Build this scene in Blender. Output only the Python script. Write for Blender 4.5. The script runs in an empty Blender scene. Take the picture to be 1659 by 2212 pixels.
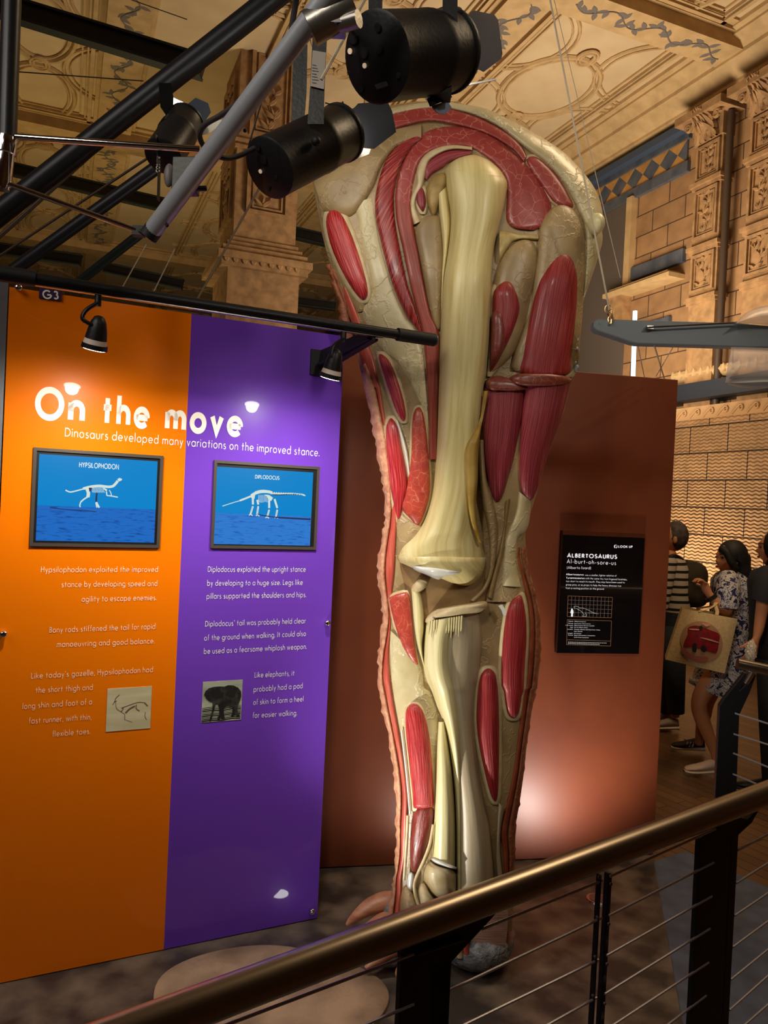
import bpy, bmesh, math, random
from math import sin, cos, pi, radians, sqrt
import numpy as np
from mathutils import Vector, Matrix
random.seed(4)
SC = bpy.context.scene
COL = SC.collection
# ------------------------------------------------------------------ camera
F, CX, CY, H = 1662.0, 829.5, 1106.0, 1.71
ROLL, PITCH = radians(2.7), radians(-0.75)
V = lambda *a: np.array(a, float)
fw = V(0, cos(PITCH), sin(PITCH)); up0 = V(0, -sin(PITCH), cos(PITCH)); r0 = V(1, 0, 0)
rt = cos(ROLL)*r0 + sin(ROLL)*up0; upv = -sin(ROLL)*r0 + cos(ROLL)*up0
EYE = V(0, 0, H)
cd = bpy.data.cameras.new('camera'); cam = bpy.data.objects.new('camera', cd); COL.objects.link(cam)
cd.sensor_fit = 'VERTICAL'; cd.sensor_height = 24.0; cd.lens = 24.0*F/2212.0; cd.clip_start = 0.05; cd.clip_end = 200
M = Matrix.Identity(4)
for i, ax in enumerate((rt, upv, -fw)):
    for j in range(3): M[j][i] = ax[j]
M[2][3] = H
cam.matrix_world = M
SC.camera = cam
# ------------------------------------------------------------------ light and exposure
SC.view_settings.view_transform = 'Standard'; SC.view_settings.look = 'None'
SC.view_settings.exposure = 0.0; SC.view_settings.gamma = 1.0; SC.view_settings.use_curve_mapping = False
w = bpy.data.worlds.new('museum_air'); SC.world = w; w.use_nodes = True
w.node_tree.nodes['Background'].inputs[0].default_value = (1.0, 0.82, 0.6, 1); w.node_tree.nodes['Background'].inputs[1].default_value = 0.06
AZH = radians(-22.6); HD = V(sin(AZH), cos(AZH), 0); HN = V(HD[1], -HD[0], 0)      # hall axis and the way to its right wall
def W(a, c, z): return HD*a + HN*c + V(0, 0, z)
def aim(o, tgt):
    o.rotation_euler = (Vector(tgt)-Vector(o.location)).to_track_quat('-Z', 'Y').to_euler()
def spot(name, loc, tgt, power, deg, col=(1, .95, .88), blend=.5, rad=.03):
    l = bpy.data.lights.new(name, 'SPOT'); l.energy = power; l.spot_size = radians(deg); l.spot_blend = blend; l.color = col; l.shadow_soft_size = rad
    o = bpy.data.objects.new(name, l); COL.objects.link(o); o.location = loc; aim(o, tgt); return o
def area(name, loc, tgt, power, sx, sy, col=(1, .8, .55)):
    l = bpy.data.lights.new(name, 'AREA'); l.energy = power; l.shape = 'RECTANGLE'; l.size = sx; l.size_y = sy; l.color = col
    o = bpy.data.objects.new(name, l); COL.objects.link(o); o.location = loc; aim(o, tgt); return o
WARM = (1, .72, .42)
area('ceiling_wash_light', W(7.5, 5.0, 3.0), W(8.5, 5.4, 7.4), 170, 2.5, 1.2, (1, .88, .74))
area('ceiling_wash_light', W(13.0, 0.0, 2.6), W(13.5, -.2, 7.4), 95, 3.0, 3.0, (1, .76, .36))
area('wall_wash_light', W(7.3, 6.3, .6), W(7.5, 7.5, 2.6), 50, 1.6, .3, (1, .80, .58))
area('wall_wash_light', W(7.0, 5.2, 3.2), W(8.0, 7.5, 5.6), 42, 1.5, .8, (1, .78, .54))
spot('gallery_spotlight', (-1.6, -1.8, 4.3), (.35, 3.0, 1.9), 230, 32, (1, .93, .76), .8, .25)
spot('gallery_spotlight', (2.4, -1.6, 4.3), (.3, 3.0, 2.1), 225, 32, (1, .90, .75), .9, .25)
spot('floor_uplight', (-.62, 2.25, .10), (.36, 2.95, 1.05), 95, 62, (1, .97, .88), .9, .03)
spot('floor_uplight', (1.06, 3.22, .05), (.84, 3.76, .80), 42, 125, (1, .90, .82), 1.0, .06)
spot('floor_uplight', (.40, 3.22, .05), (.1, 3.62, .8), 9, 120, (1, .88, .75), 1.0, .05)
area('walkway_light', (2.2, 3.4, 5.2), (2.4, 5.0, 0), 75, 1.5, 1.5, (1, .74, .45))
area('gallery_fill_light', (-2.9, -.8, 4.4), (.0, 2.8, .8), 54, 2.2, 2.2, (1, .92, .84))  # unseen fill light, added to lift the leg, boards and floor

# ------------------------------------------------------------------ geometry helpers
def ray(x, y): return fw + rt*(x-CX)/F - upv*(y-CY)/F
def P(x, y, d): return EYE + ray(x, y)*d
def PL(x, y, p, n):
    v = ray(x, y); n = np.asarray(n, float); return EYE + v*(np.dot(np.asarray(p)-EYE, n)/np.dot(v, n))
def unit(v):
    v = np.asarray(v, float); return v/(np.linalg.norm(v)+1e-12)
def frame_of(t, up=None):
    t = unit(t); u = V(0, 0, 1) if up is None else np.asarray(up, float)
    if abs(np.dot(t, unit(u))) > .97: u = V(1, 0, 0) if abs(t[0]) < .9 else V(0, 1, 0)
    a = unit(np.cross(u, t)); return a, np.cross(t, a)
def smooth_pts(pts, n=6, closed=False):
    p = [np.asarray(q, float) for q in pts]; N = len(p); out = []
    rng = range(N) if closed else range(N-1)
    for i in rng:
        if closed: a, b, c, d = p[(i-1) % N], p[i], p[(i+1) % N], p[(i+2) % N]
        else: a, b, c, d = p[max(i-1, 0)], p[i], p[i+1], p[min(i+2, N-1)]
        for k in range(n):
            t = k/n
            out.append(.5*((2*b)+(-a+c)*t+(2*a-5*b+4*c-d)*t*t+(-a+3*b-3*c+d)*t**3))
    if not closed: out.append(p[-1])
    return out
class MB:
    def __init__(s): s.v = []; s.f = []; s.uv = {}; s.mi = []; s.m = 0
    def add(s, vs, fs, uvs=None):
        o = len(s.v); s.v += [tuple(map(float, q)) for q in vs]
        for f in fs: s.f.append(tuple(i+o for i in f)); s.mi.append(s.m)
        if uvs is not None:
            for i, q in enumerate(uvs): s.uv[o+i] = q
        return s
    def box(s, c, h, ax=None):
        X, Y, Z = (V(1, 0, 0), V(0, 1, 0), V(0, 0, 1)) if ax is None else ax
        vs = [np.asarray(c)+X*h[0]*i+Y*h[1]*j+Z*h[2]*k for i in (-1, 1) for j in (-1, 1) for k in (-1, 1)]
        return s.add(vs, [(0, 1, 3, 2), (4, 6, 7, 5), (0, 4, 5, 1), (2, 3, 7, 6), (0, 2, 6, 4), (1, 5, 7, 3)])
    def prism(s, poly, n, t):
        n = unit(n)*t; k = len(poly); vs = [np.asarray(p) for p in poly]+[np.asarray(p)+n for p in poly]
        return s.add(vs, [tuple(range(k)), tuple(range(2*k-1, k-1, -1))]+[(i, i+k, (i+1) % k+k, (i+1) % k) for i in range(k)])
    def tube(s, pts, r, seg=12, caps=True, flat=1.0, up=None):
        pts = [np.asarray(p, float) for p in pts]; n = len(pts)
        rs = r if hasattr(r, '__len__') else [r]*n
        vs = []; fs = []; uvs = []; L = 0; b0 = None
        for i, p in enumerate(pts):
            t = pts[min(i+1, n-1)]-pts[max(i-1, 0)]
            if b0 is None: a, b = frame_of(t, up)
            else:
                t = unit(t); b = unit(b0-t*np.dot(b0, t)); a = np.cross(b, t)
            b0 = b
            if i: L += np.linalg.norm(p-pts[i-1])
            for k in range(seg):
                q = 2*pi*k/seg; vs.append(p+(a*cos(q)+b*sin(q)*flat)*rs[i]); uvs.append((k/seg*6.28*rs[i], L))
        for i in range(n-1):
            for k in range(seg):
                k2 = (k+1) % seg; fs.append((i*seg+k, i*seg+k2, (i+1)*seg+k2, (i+1)*seg+k))
        if caps: fs += [tuple(range(seg-1, -1, -1)), tuple(range((n-1)*seg, n*seg))]
        return s.add(vs, fs, uvs)
    def ell(s, c, r, ax=None, nu=20, nv=12, fn=None):
        X, Y, Z = (V(1, 0, 0), V(0, 1, 0), V(0, 0, 1)) if ax is None else ax
        vs = []; fs = []
        for i in range(nv+1):
            th = pi*i/nv
            for k in range(nu):
                ph = 2*pi*k/nu; q = V(sin(th)*cos(ph), sin(th)*sin(ph), cos(th)); m = 1 if fn is None else fn(q)
                vs.append(np.asarray(c)+(X*q[0]*r[0]+Y*q[1]*r[1]+Z*q[2]*r[2])*m)
        for i in range(nv):
            for k in range(nu):
                k2 = (k+1) % nu; fs.append((i*nu+k, (i+1)*nu+k, (i+1)*nu+k2, i*nu+k2))
        return s.add(vs, fs)
    def grid(s, rows, uvs=None, wrap=False, flip=False):
        n = len(rows); m = len(rows[0]); fs = []
        for i in range(n-1):
            for k in range(m if wrap else m-1):
                k2 = (k+1) % m; q = (i*m+k, i*m+k2, (i+1)*m+k2, (i+1)*m+k); fs.append(q[::-1] if flip else q)
        return s.add([p for r in rows for p in r], fs, None if uvs is None else [q for r in uvs for q in r])
    def build(s, name, mats, parent=None, smooth=True, kind=None, label=None, cat=None, group=None, bevel=0, angle=40, org=None):
        me = bpy.data.meshes.new(name)
        if parent is not None: og = np.array(parent.get('_org', (0, 0, 0)))
        elif org is not None: og = np.asarray(org, float)
        else:
            A = np.array(s.v); og = V((A[:, 0].min()+A[:, 0].max())/2, (A[:, 1].min()+A[:, 1].max())/2, A[:, 2].min())
        me.from_pydata([tuple(np.array(q)-og) for q in s.v], [], s.f)
        for mt in (mats if isinstance(mats, (list, tuple)) else [mats]): me.materials.append(mt)
        if s.uv:
            ul = me.uv_layers.new(name='UVMap')
            for lp in me.loops: ul.data[lp.index].uv = s.uv.get(lp.vertex_index, (0, 0))
        for p, mi in zip(me.polygons, s.mi): p.material_index = mi; p.use_smooth = smooth
        me.update()
        bm = bmesh.new(); bm.from_mesh(me); bmesh.ops.recalc_face_normals(bm, faces=bm.faces[:]); bm.to_mesh(me); bm.free()
        if smooth:
            try: me.set_sharp_from_angle(angle=radians(angle))
            except Exception: pass
        o = bpy.data.objects.new(name, me); COL.objects.link(o)
        if parent is not None: o.parent = parent
        else: o.location = tuple(og)
        o['_org'] = tuple(map(float, og))
        if bevel:
            b = o.modifiers.new('edge', 'BEVEL'); b.width = bevel; b.segments = 2; b.limit_method = 'ANGLE'
        return tag(o, label, cat, group, kind)
def tag(o, label=None, cat=None, group=None, kind=None):
    if label: o['label'] = label
    if cat: o['category'] = cat
    if group: o['group'] = group
    if kind: o['kind'] = kind
    return o
def thing(name, loc, label, cat, group=None):
    o = bpy.data.objects.new(name, None); COL.objects.link(o); o.location = tuple(map(float, loc)); o.empty_display_size = .1
    o['_org'] = tuple(map(float, loc)); return tag(o, label, cat, group)
def struct(mb, name, m, **k): return mb.build(name, m, None, kind='structure', **k)
# ------------------------------------------------------------------ materials
_m = {}
def rgb(r, g, b):
    f = lambda c: (c/255/12.92) if c/255 <= .04045 else ((c/255+.055)/1.055)**2.4
    return (f(r), f(g), f(b), 1)
def mat(name, col, rough=.5, metal=0, spec=.5, coat=0, emit=0, ecol=None, var=0, col2=None, scale=8, stretch=(1, 1, 1), bump=0, bscale=None, coord='Object', detail=4, trans=0, alpha=1, ior=1.45, lo=.35, hi=.65, coat_r=.03):
    if name in _m: return _m[name]
    m = bpy.data.materials.new(name); m.use_nodes = True; nt = m.node_tree; b = nt.nodes['Principled BSDF']; _m[name] = m
    if len(col) == 3: col = (*col, 1)
    b.inputs['Base Color'].default_value = col; b.inputs['Roughness'].default_value = rough; b.inputs['Metallic'].default_value = metal
    b.inputs['Specular IOR Level'].default_value = spec; b.inputs['Coat Weight'].default_value = coat; b.inputs['Coat Roughness'].default_value = coat_r
    b.inputs['Transmission Weight'].default_value = trans; b.inputs['Alpha'].default_value = alpha; b.inputs['IOR'].default_value = ior
    if emit: b.inputs['Emission Color'].default_value = ecol or col; b.inputs['Emission Strength'].default_value = emit
    if col2 is not None or bump:
        tc = nt.nodes.new('ShaderNodeTexCoord'); mp = nt.nodes.new('ShaderNodeMapping'); mp.inputs['Scale'].default_value = stretch
        nt.links.new(tc.outputs[coord], mp.inputs[0])
        nz = nt.nodes.new('ShaderNodeTexNoise'); nz.inputs['Scale'].default_value = scale; nz.inputs['Detail'].default_value = detail
        nt.links.new(mp.outputs[0], nz.inputs['Vector'])
        if col2 is not None:
            cr = nt.nodes.new('ShaderNodeValToRGB'); cr.color_ramp.elements[0].position = lo; cr.color_ramp.elements[1].position = hi
            cr.color_ramp.elements[0].color = col; cr.color_ramp.elements[1].color = col2 if len(col2) == 4 else (*col2, 1)
            nt.links.new(nz.outputs[0], cr.inputs[0]); nt.links.new(cr.outputs[0], b.inputs['Base Color'])
        if bump:
            n2 = nz
            if bscale:
                n2 = nt.nodes.new('ShaderNodeTexNoise'); n2.inputs['Scale'].default_value = bscale; n2.inputs['Detail'].default_value = detail; nt.links.new(mp.outputs[0], n2.inputs['Vector'])
            bp = nt.nodes.new('ShaderNodeBump'); bp.inputs['Strength'].default_value = min(1, bump); bp.inputs['Distance'].default_value = .004*max(1, bump)
            nt.links.new(n2.outputs[0], bp.inputs['Height']); nt.links.new(bp.outputs[0], b.inputs['Normal'])
    return m
def nodes(m):
    nt = m.node_tree; return nt, nt.nodes['Principled BSDF'], (lambda t: nt.nodes.new('ShaderNode'+t)), nt.links.new
BLACK = mat('black_paint', rgb(22, 21, 24), .42, spec=.4, bump=.15, scale=90)
BLACKM = mat('matt_black', rgb(16, 16, 17), .6)
STEEL = mat('brushed_steel', (.52, .50, .47), .22, 1, bump=.05, scale=60, stretch=(1, 1, 1))
CHROME = mat('chrome', (.75, .74, .74), .09, 1)
WHITE = mat('white_lettering', (.86, .83, .78), .5)
# ------------------------------------------------------------------ geometric sans lettering drawn with pen strokes
def arc(cx, cy, rx, ry, a0, a1, n=None):
    n = n or max(4, int(abs(a1-a0)/15)); return [(cx+rx*cos(radians(a0+(a1-a0)*i/n)), cy+ry*sin(radians(a0+(a1-a0)*i/n))) for i in range(n+1)]
X = .62; R = X/2
O_ = arc(R, R, R, R, 0, 360, 24)
def sh(st, dx, dy=0): return [(x+dx, y+dy) for x, y in st]
S_ = arc(.2, .46, .155, .145, 40, 250, 10)+arc(.2, .155, .185, .165, 80, -150, 12)
SC_ = arc(.27, .74, .22, .25, 40, 255, 11)+arc(.27, .25, .25, .25, 80, -150, 13)
GL = {
'a': (X+.02, [O_, [(X, X), (X, 0)]]), 'b': (X+.02, [[(0, 1.06), (0, 0)], O_]), 'c': (.5, [arc(R, R, R, R, 48, 312, 18)]),
'd': (X+.02, [O_, [(X, 1.06), (X, 0)]]), 'e': (X, [arc(R, R, R, R, 0, 318, 22), [(.0, R), (X, R)]]),
'f': (.26, [arc(.28, .86, .17, .18, 80, 180, 6)+[(.11, 0)], [(0, X-.03), (.27, X-.03)]]),
'g': (X+.02, [O_, [(X, X), (X, -.06)]+arc(R, -.06, R, .25, 0, -155, 10)]),
'h': (.5, [[(0, 1.06), (0, 0)], [(0, .3)]+arc(.25, .36, .25, .26, 175, 0, 10)+[(.5, 0)]]), 'i': (.04, [[(0, X), (0, 0)], 'dot']),
'k': (.46, [[(0, 1.06), (0, 0)], [(.42, X), (.03, .28)], [(.15, .39), (.46, 0)]]), 'l': (.04, [[(0, 1.06), (0, 0)]]),
'm': (.82, [[(0, X), (0, 0)], [(0, .3)]+arc(.205, .38, .205, .24, 175, 0, 10)+[(.41, 0)], [(.41, .3)]+arc(.615, .38, .205, .24, 175, 0, 10)+[(.82, 0)]]),
'n': (.5, [[(0, X), (0, 0)], [(0, .3)]+arc(.25, .36, .25, .26, 175, 0, 10)+[(.5, 0)]]), 'o': (X, [O_]),
'p': (X+.02, [[(0, X), (0, -.34)], O_]), 'q': (X+.02, [O_, [(X, X), (X, -.34)]]), 'r': (.26, [[(0, X), (0, 0)], [(0, .32)]+arc(.22, .36, .22, .25, 175, 65, 6)]),
's': (.38, [S_]), 't': (.36, [[(.17, .92), (.17, 0)], [(-.02, X-.05), (.37, X-.05)]]), 'u': (.5, [[(0, X)]+arc(.25, .26, .25, .27, 180, 360, 12)+[(.5, X)]]),
'v': (.48, [[(0, X), (.24, .02), (.48, X)]]), 'w': (.8, [[(0, X), (.2, .02), (.4, X), (.6, .02), (.8, X)]]), 'x': (.44, [[(0, X), (.44, 0)], [(.44, X), (0, 0)]]),
'y': (.48, [[(0, X), (.25, .04)], [(.48, X), (.12, -.34)]]), 'z': (.42, [[(0, X-.05), (.4, X-.05), (.02, .05), (.43, .05)]]), 'j': (.04, [[(0, X), (0, -.3)], 'dot']),
'A': (.78, [[(0, 0), (.39, 1), (.78, 0)], [(.15, .3), (.63, .3)]]), 'B': (.46, [[(0, 1), (0, 0)], [(0, .95), (.2, .95)]+arc(.2, .74, .22, .21, 90, -90, 8)+[(0, .53)], [(.2, .53)]+arc(.22, .29, .25, .24, 90, -90, 8)+[(0, .05)]]),
'C': (.8, [arc(.5, .5, .5, .5, 48, 312, 18)]), 'D': (.72, [[(0, 1), (0, 0)], [(0, .95), (.25, .95)]+arc(.25, .5, .47, .45, 90, -90, 12)+[(0, .05)]]),
'E': (.42, [[(.42, .95), (0, .95), (0, .05), (.42, .05)], [(0, .52), (.4, .52)]]), 'F': (.4, [[(.42, .95), (0, .95), (0, 0)], [(0, .5), (.38, .5)]]),
'G': (.96, [arc(.5, .5, .5, .5, 45, 355, 20), [(.5, .47), (1.0, .47)]]), 'H': (.62, [[(0, 1), (0, 0)], [(.62, 1), (.62, 0)], [(0, .53), (.62, .53)]]),
'I': (.04, [[(0, 1), (0, 0)]]), 'J': (.3, [[(.3, 1), (.3, .2)]+arc(.13, .2, .17, .2, 0, -150, 7)]), 'K': (.55, [[(0, 1), (0, 0)], [(.5, 1), (.02, .48)], [(.14, .6), (.56, 0)]]),
'L': (.4, [[(0, 1), (0, .05), (.4, .05)]]), 'N': (.7, [[(0, 0), (0, 1), (.7, 0), (.7, 1)]]), 'O': (1.0, [arc(.5, .5, .5, .5, 0, 360, 30)]),
'P': (.46, [[(0, 1), (0, 0)], [(0, .95), (.2, .95)]+arc(.2, .69, .26, .26, 90, -90, 10)+[(0, .43)]]),
'R': (.5, [[(0, 1), (0, 0)], [(0, .95), (.2, .95)]+arc(.2, .71, .26, .24, 90, -90, 10)+[(0, .47)], [(.2, .47), (.52, 0)]]),
'S': (.5, [SC_]), 'T': (.52, [[(0, .95), (.54, .95)], [(.27, .95), (.27, 0)]]), 'U': (.6, [[(0, 1)]+arc(.3, .3, .3, .3, 180, 360, 14)+[(.6, 1)]]),
'V': (.7, [[(0, 1), (.35, .02), (.7, 1)]]), 'W': (1.0, [[(0, 1), (.25, .02), (.5, 1), (.75, .02), (1, 1)]]), 'Y': (.6, [[(0, 1), (.3, .48), (.6, 1)], [(.3, .5), (.3, 0)]]),
'1': (.2, [[(0, .8), (.18, .95), (.18, 0)]]), '2': (.46, [arc(.23, .72, .21, .24, 170, -20, 10)+[(.02, .05), (.46, .05)]]), '3': (.46, [arc(.22, .74, .2, .22, 150, -80, 10), arc(.22, .27, .24, .25, 85, -150, 11)]),
'4': (.5, [[(.36, 0), (.36, .95), (0, .28), (.5, .28)]]), '5': (.44, [[(.42, .95), (.12, .95), (.06, .58)]+arc(.2, .31, .24, .28, 110, -140, 11)]), '6': (.48, [arc(.24, .28, .23, .26, 0, 360, 16), [(.03, .36), (.3, 1)]]),
'7': (.44, [[(0, .95), (.44, .95), (.12, 0)]]), '8': (.44, [arc(.22, .74, .19, .21, 0, 360, 14), arc(.22, .27, .22, .25, 0, 360, 14)]), '9': (.48, [arc(.24, .7, .23, .26, 0, 360, 16), [(.45, .62), (.18, 0)]]), '0': (.5, [arc(.25, .5, .25, .48, 0, 360, 18)]),
'.': (.02, ['pt']), ',': (.04, [[(.04, .07), (-.02, -.14)]]), "'": (.04, [[(.04, 1.02), (.0, .78)]]), '-': (.26, [[(0, .33), (.28, .33)]]), '(': (.16, [arc(.4, .4, .36, .72, 130, 230, 8)]), ')': (.16, [arc(-.24, .4, .36, .72, 50, -50, 8)]),
}
def stroke2d(pl, wd):
    n = len(pl); closed = n > 3 and abs(pl[0][0]-pl[-1][0])+abs(pl[0][1]-pl[-1][1]) < 1e-6
    p = [V(*q) for q in (pl[:-1] if closed else pl)]; n = len(p); L = []; Rr = []
    for i in range(n):
        a = p[(i-1) % n] if (closed or i) else None; b = p[(i+1) % n] if (closed or i < n-1) else None
        d1 = unit(p[i]-a) if a is not None else None; d2 = unit(b-p[i]) if b is not None else None
        if d1 is None: d1 = d2
        if d2 is None: d2 = d1
        n1 = V(-d1[1], d1[0]); n2 = V(-d2[1], d2[0]); m = unit(n1+n2); k = wd/2/max(.45, float(np.dot(m, n1)))
        L.append(p[i]+m*k); Rr.append(p[i]-m*k)
    vs = L+Rr; fs = [(i, i+n, (i+1) % n+n, (i+1) % n) for i in range(n if closed else n-1)]
    return vs, fs
def text_geo(s, wt, gap=.2, space=.34):
    vs = []; fs = []; x = 0
    for ch in s:
        if ch == ' ': x += space+gap*.5; continue
        wd, sts = GL[ch]
        x += wt/2
        for st in sts:
            if st in ('dot', 'pt'):
                cy = .86 if st == 'dot' else wt*.55; r = wt*.68; poly = [V(r*cos(k*pi/4), cy+r*sin(k*pi/4)) for k in range(8)]; v, f = poly, [tuple(range(8))]
            else: v, f = stroke2d([(max(0, a) if False else a, b) for a, b in st], wt)
            o = len(vs); vs += [q+V(x, 0) for q in v]; fs += [tuple(i+o for i in g) for g in f]
        x += wd+wt/2+gap
    return vs, fs, x-gap
class Board:
    """a flat board in the world: origin, direction along it, outward normal"""
    def __init__(s, o, d, n): s.o = np.asarray(o, float); s.d = unit(d); s.n = unit(n); s.z = V(0, 0, 1)
    def loc(s, x, y, off=0):
        p = PL(x, y, s.o+s.n*off, s.n)-s.o; return V(np.dot(p, s.d), p[2])
    def at(s, u, z, off=0): return s.o+s.d*u+s.z*z+s.n*off
    def text(s, name, st, a, b, h, wt, m, parent, off=.002, gap=.2, label=None):
        A, B = s.loc(*a, off), s.loc(*b, off); vs, fs, wd = text_geo(st, wt, gap); e = unit(B-A); k = np.linalg.norm(B-A)/wd; q = V(-e[1], e[0])
        mb = MB(); mb.add([s.at(*(A+e*v[0]*k+q*v[1]*h), off) for v in vs], fs)
        return mb.build(name, m, parent, smooth=False, label=label)
    def lines(s, name, rows, h, wt, m, parent, off=.002, gap=.2):
        mb = MB()
        for st, a, b in rows:
            A, B = s.loc(*a, off), s.loc(*b, off); vs, fs, wd = text_geo(st, wt, gap); e = unit(B-A); k = np.linalg.norm(B-A)/wd; q = V(-e[1], e[0])
            mb.add([s.at(*(A+e*v[0]*k+q*v[1]*h), off) for v in vs], fs)
        return mb.build(name, m, parent, smooth=False)
    def slab(s, mb, u0, u1, z0, z1, o0, o1):
        c = s.at((u0+u1)/2, (z0+z1)/2, (o0+o1)/2); return mb.box(c, ((u1-u0)/2, abs(o1-o0)/2, (z1-z0)/2), (s.d, s.n, s.z))
    def poly(s, mb, pts, off, th=.001): return mb.prism([s.at(*q, off) for q in pts], s.n, th)
    def pen(s, mb, pts, wd, off):
        v, f = stroke2d([tuple(q) for q in pts], wd); return mb.add([s.at(*q, off) for q in v], f)
# ------------------------------------------------------------------ the room
def stone(name, c1, c2, mort, bw=.62, bh=.30, wave=False, bump=.35, spots=None, rough=.75):
    m = bpy.data.materials.new(name); m.use_nodes = True; nt, b, N, L = nodes(m)
    tc = N('TexCoord'); br = N('TexBrick'); br.inputs['Scale'].default_value = 1; br.inputs['Brick Width'].default_value = bw; br.inputs['Row Height'].default_value = bh
    br.inputs['Mortar Size'].default_value = .008; br.inputs['Mortar Smooth'].default_value = .2; br.inputs['Bias'].default_value = 0
    br.inputs['Color1'].default_value = (*c1, 1); br.inputs['Color2'].default_value = (*c2, 1); br.inputs['Mortar'].default_value = (*mort, 1)
    L(tc.outputs['UV'], br.inputs['Vector'])
    nz = N('TexNoise'); nz.inputs['Scale'].default_value = 5; nz.inputs['Detail'].default_value = 6; L(tc.outputs['UV'], nz.inputs['Vector'])
    mx = N('Mix'); mx.data_type = 'RGBA'; mx.blend_type = 'MULTIPLY'; mx.inputs[0].default_value = .55
    cr = N('ValToRGB'); cr.color_ramp.elements[0].color = (.55, .5, .45, 1); cr.color_ramp.elements[1].color = (1.15, 1.1, 1.05, 1); cr.color_ramp.elements[0].position = .3; cr.color_ramp.elements[1].position = .7
    L(nz.outputs[0], cr.inputs[0]); L(br.outputs['Color'], mx.inputs[6]); L(cr.outputs[0], mx.inputs[7]); L(mx.outputs[2], b.inputs['Base Color'])
    b.inputs['Roughness'].default_value = rough
    bp = N('Bump'); bp.inputs['Strength'].default_value = .8; bp.inputs['Distance'].default_value = .012; bp.invert = True
    L(br.outputs['Fac'], bp.inputs['Height'])
    b2 = N('Bump'); b2.inputs['Strength'].default_value = bump; b2.inputs['Distance'].default_value = .01
    if wave:
        wv = N('TexWave'); wv.wave_type = 'BANDS'; wv.bands_direction = 'Y'; wv.inputs['Scale'].default_value = 7.5; wv.inputs['Distortion'].default_value = 1.0; wv.inputs['Detail'].default_value = 0
        sx = N('SeparateXYZ'); L(tc.outputs['UV'], sx.inputs[0]); ml = N('Math'); ml.operation = 'MULTIPLY'; ml.inputs[1].default_value = 62; L(sx.outputs[0], ml.inputs[0])
        sn = N('Math'); sn.operation = 'SINE'; L(ml.outputs[0], sn.inputs[0]); m2 = N('Math'); m2.operation = 'MULTIPLY_ADD'; m2.inputs[1].default_value = .007; L(sn.outputs[0], m2.inputs[0]); L(sx.outputs[1], m2.inputs[2])
        cx_ = N('CombineXYZ'); L(m2.outputs[0], cx_.inputs[1]); L(cx_.outputs[0], wv.inputs['Vector']); L(wv.outputs['Fac'], b2.inputs['Height']); b2.inputs['Distance'].default_value = .02; b2.inputs['Strength'].default_value = 1
    else: L(nz.outputs[0], b2.inputs['Height'])
    L(bp.outputs[0], b2.inputs['Normal']); L(b2.outputs[0], b.inputs['Normal'])
    return m
TERRA = stone('terracotta_blocks', rgb(168, 128, 84)[:3], rgb(148, 112, 74)[:3], rgb(70, 50, 34)[:3])
WAVY = stone('wavy_terracotta_blocks', rgb(196, 156, 112)[:3], rgb(184, 146, 104)[:3], rgb(60, 40, 26)[:3], .60, .335, True)
CARVE = mat('carved_terracotta', rgb(140, 106, 68), .75, col2=rgb(172, 132, 86), scale=9, bump=.6, bscale=60)
PLAST = mat('cream_plaster', rgb(196, 168, 126), .8, col2=rgb(204, 178, 136), scale=3, bump=.1)
MOULD = mat('plaster_moulding', rgb(196, 162, 112), .75, col2=rgb(178, 146, 98), scale=6, bump=.25)
BLUEST = mat('blue_grey_stone', rgb(66, 72, 82), .6, col2=rgb(90, 92, 96), scale=5)
OCHRE = mat('ochre_tile', rgb(170, 120, 56), .6, col2=rgb(190, 140, 76), scale=6)
PAINT = mat('painted_leaf', rgb(112, 102, 92), .8)
LINO = mat('mottled_dark_floor', rgb(52, 44, 40), .42, spec=.45, col2=rgb(112, 97, 83), scale=7, bump=.12, detail=12, lo=.40, hi=.70)
WOOD = bpy.data.materials.new('wood_strip_floor'); WOOD.use_nodes = True
nt, b, N, L = nodes(WOOD); tc = N('TexCoord'); mp = N('Mapping'); mp.inputs['Rotation'].default_value = (0, 0, radians(58)); L(tc.outputs['Object'], mp.inputs[0])
br = N('TexBrick'); br.inputs['Scale'].default_value = 1; br.inputs['Brick Width'].default_value = 1.1; br.inputs['Row Height'].default_value = .085; br.inputs['Mortar Size'].default_value = .003
br.inputs['Color1'].default_value = rgb(112, 76, 44); br.inputs['Color2'].default_value = rgb(84, 56, 34); br.inputs['Mortar'].default_value = rgb(22, 14, 9); L(mp.outputs[0], br.inputs['Vector'])
L(br.outputs['Color'], b.inputs['Base Color']); b.inputs['Roughness'].default_value = .45

mb = MB(); mb.prism([W(-6, -9, -.05), W(-6, 7.5, -.05), W(34, 7.5, -.05), W(34, -9, -.05)], V(0, 0, 1), .03); struct(mb, 'floor_wood', WOOD)
def fl(x, y, z=0): return PL(x, y, (0, 0, z), (0, 0, 1))
e0, e1 = fl(1412, 1859), fl(1474, 2212); ed = unit(e1-e0)
mb = MB(); mb.prism([V(-3.2, -.6, -.02), e0+ed*4.6+V(0, 0, -.02), e0-ed*.02+V(0, 0, -.02), V(1.46, 3.95, -.02), V(-3.2, 3.95, -.02)], V(0, 0, 1), .02); struct(mb, 'floor_exhibit', LINO)
GREYFL = mat('blue_grey_painted_floor', rgb(80, 88, 108), .55, col2=rgb(66, 72, 88), scale=12, bump=.1)
g = [fl(1412, 1858, 0), fl(1482, 1836, 0), fl(1700, 1932, 0), fl(1760, 2060, 0), e0+ed*2.6]
mb = MB(); mb.prism([q+V(0, 0, -.018) for q in g], V(0, 0, 1), .012); struct(mb, 'floor_strip', GREYFL)
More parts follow.
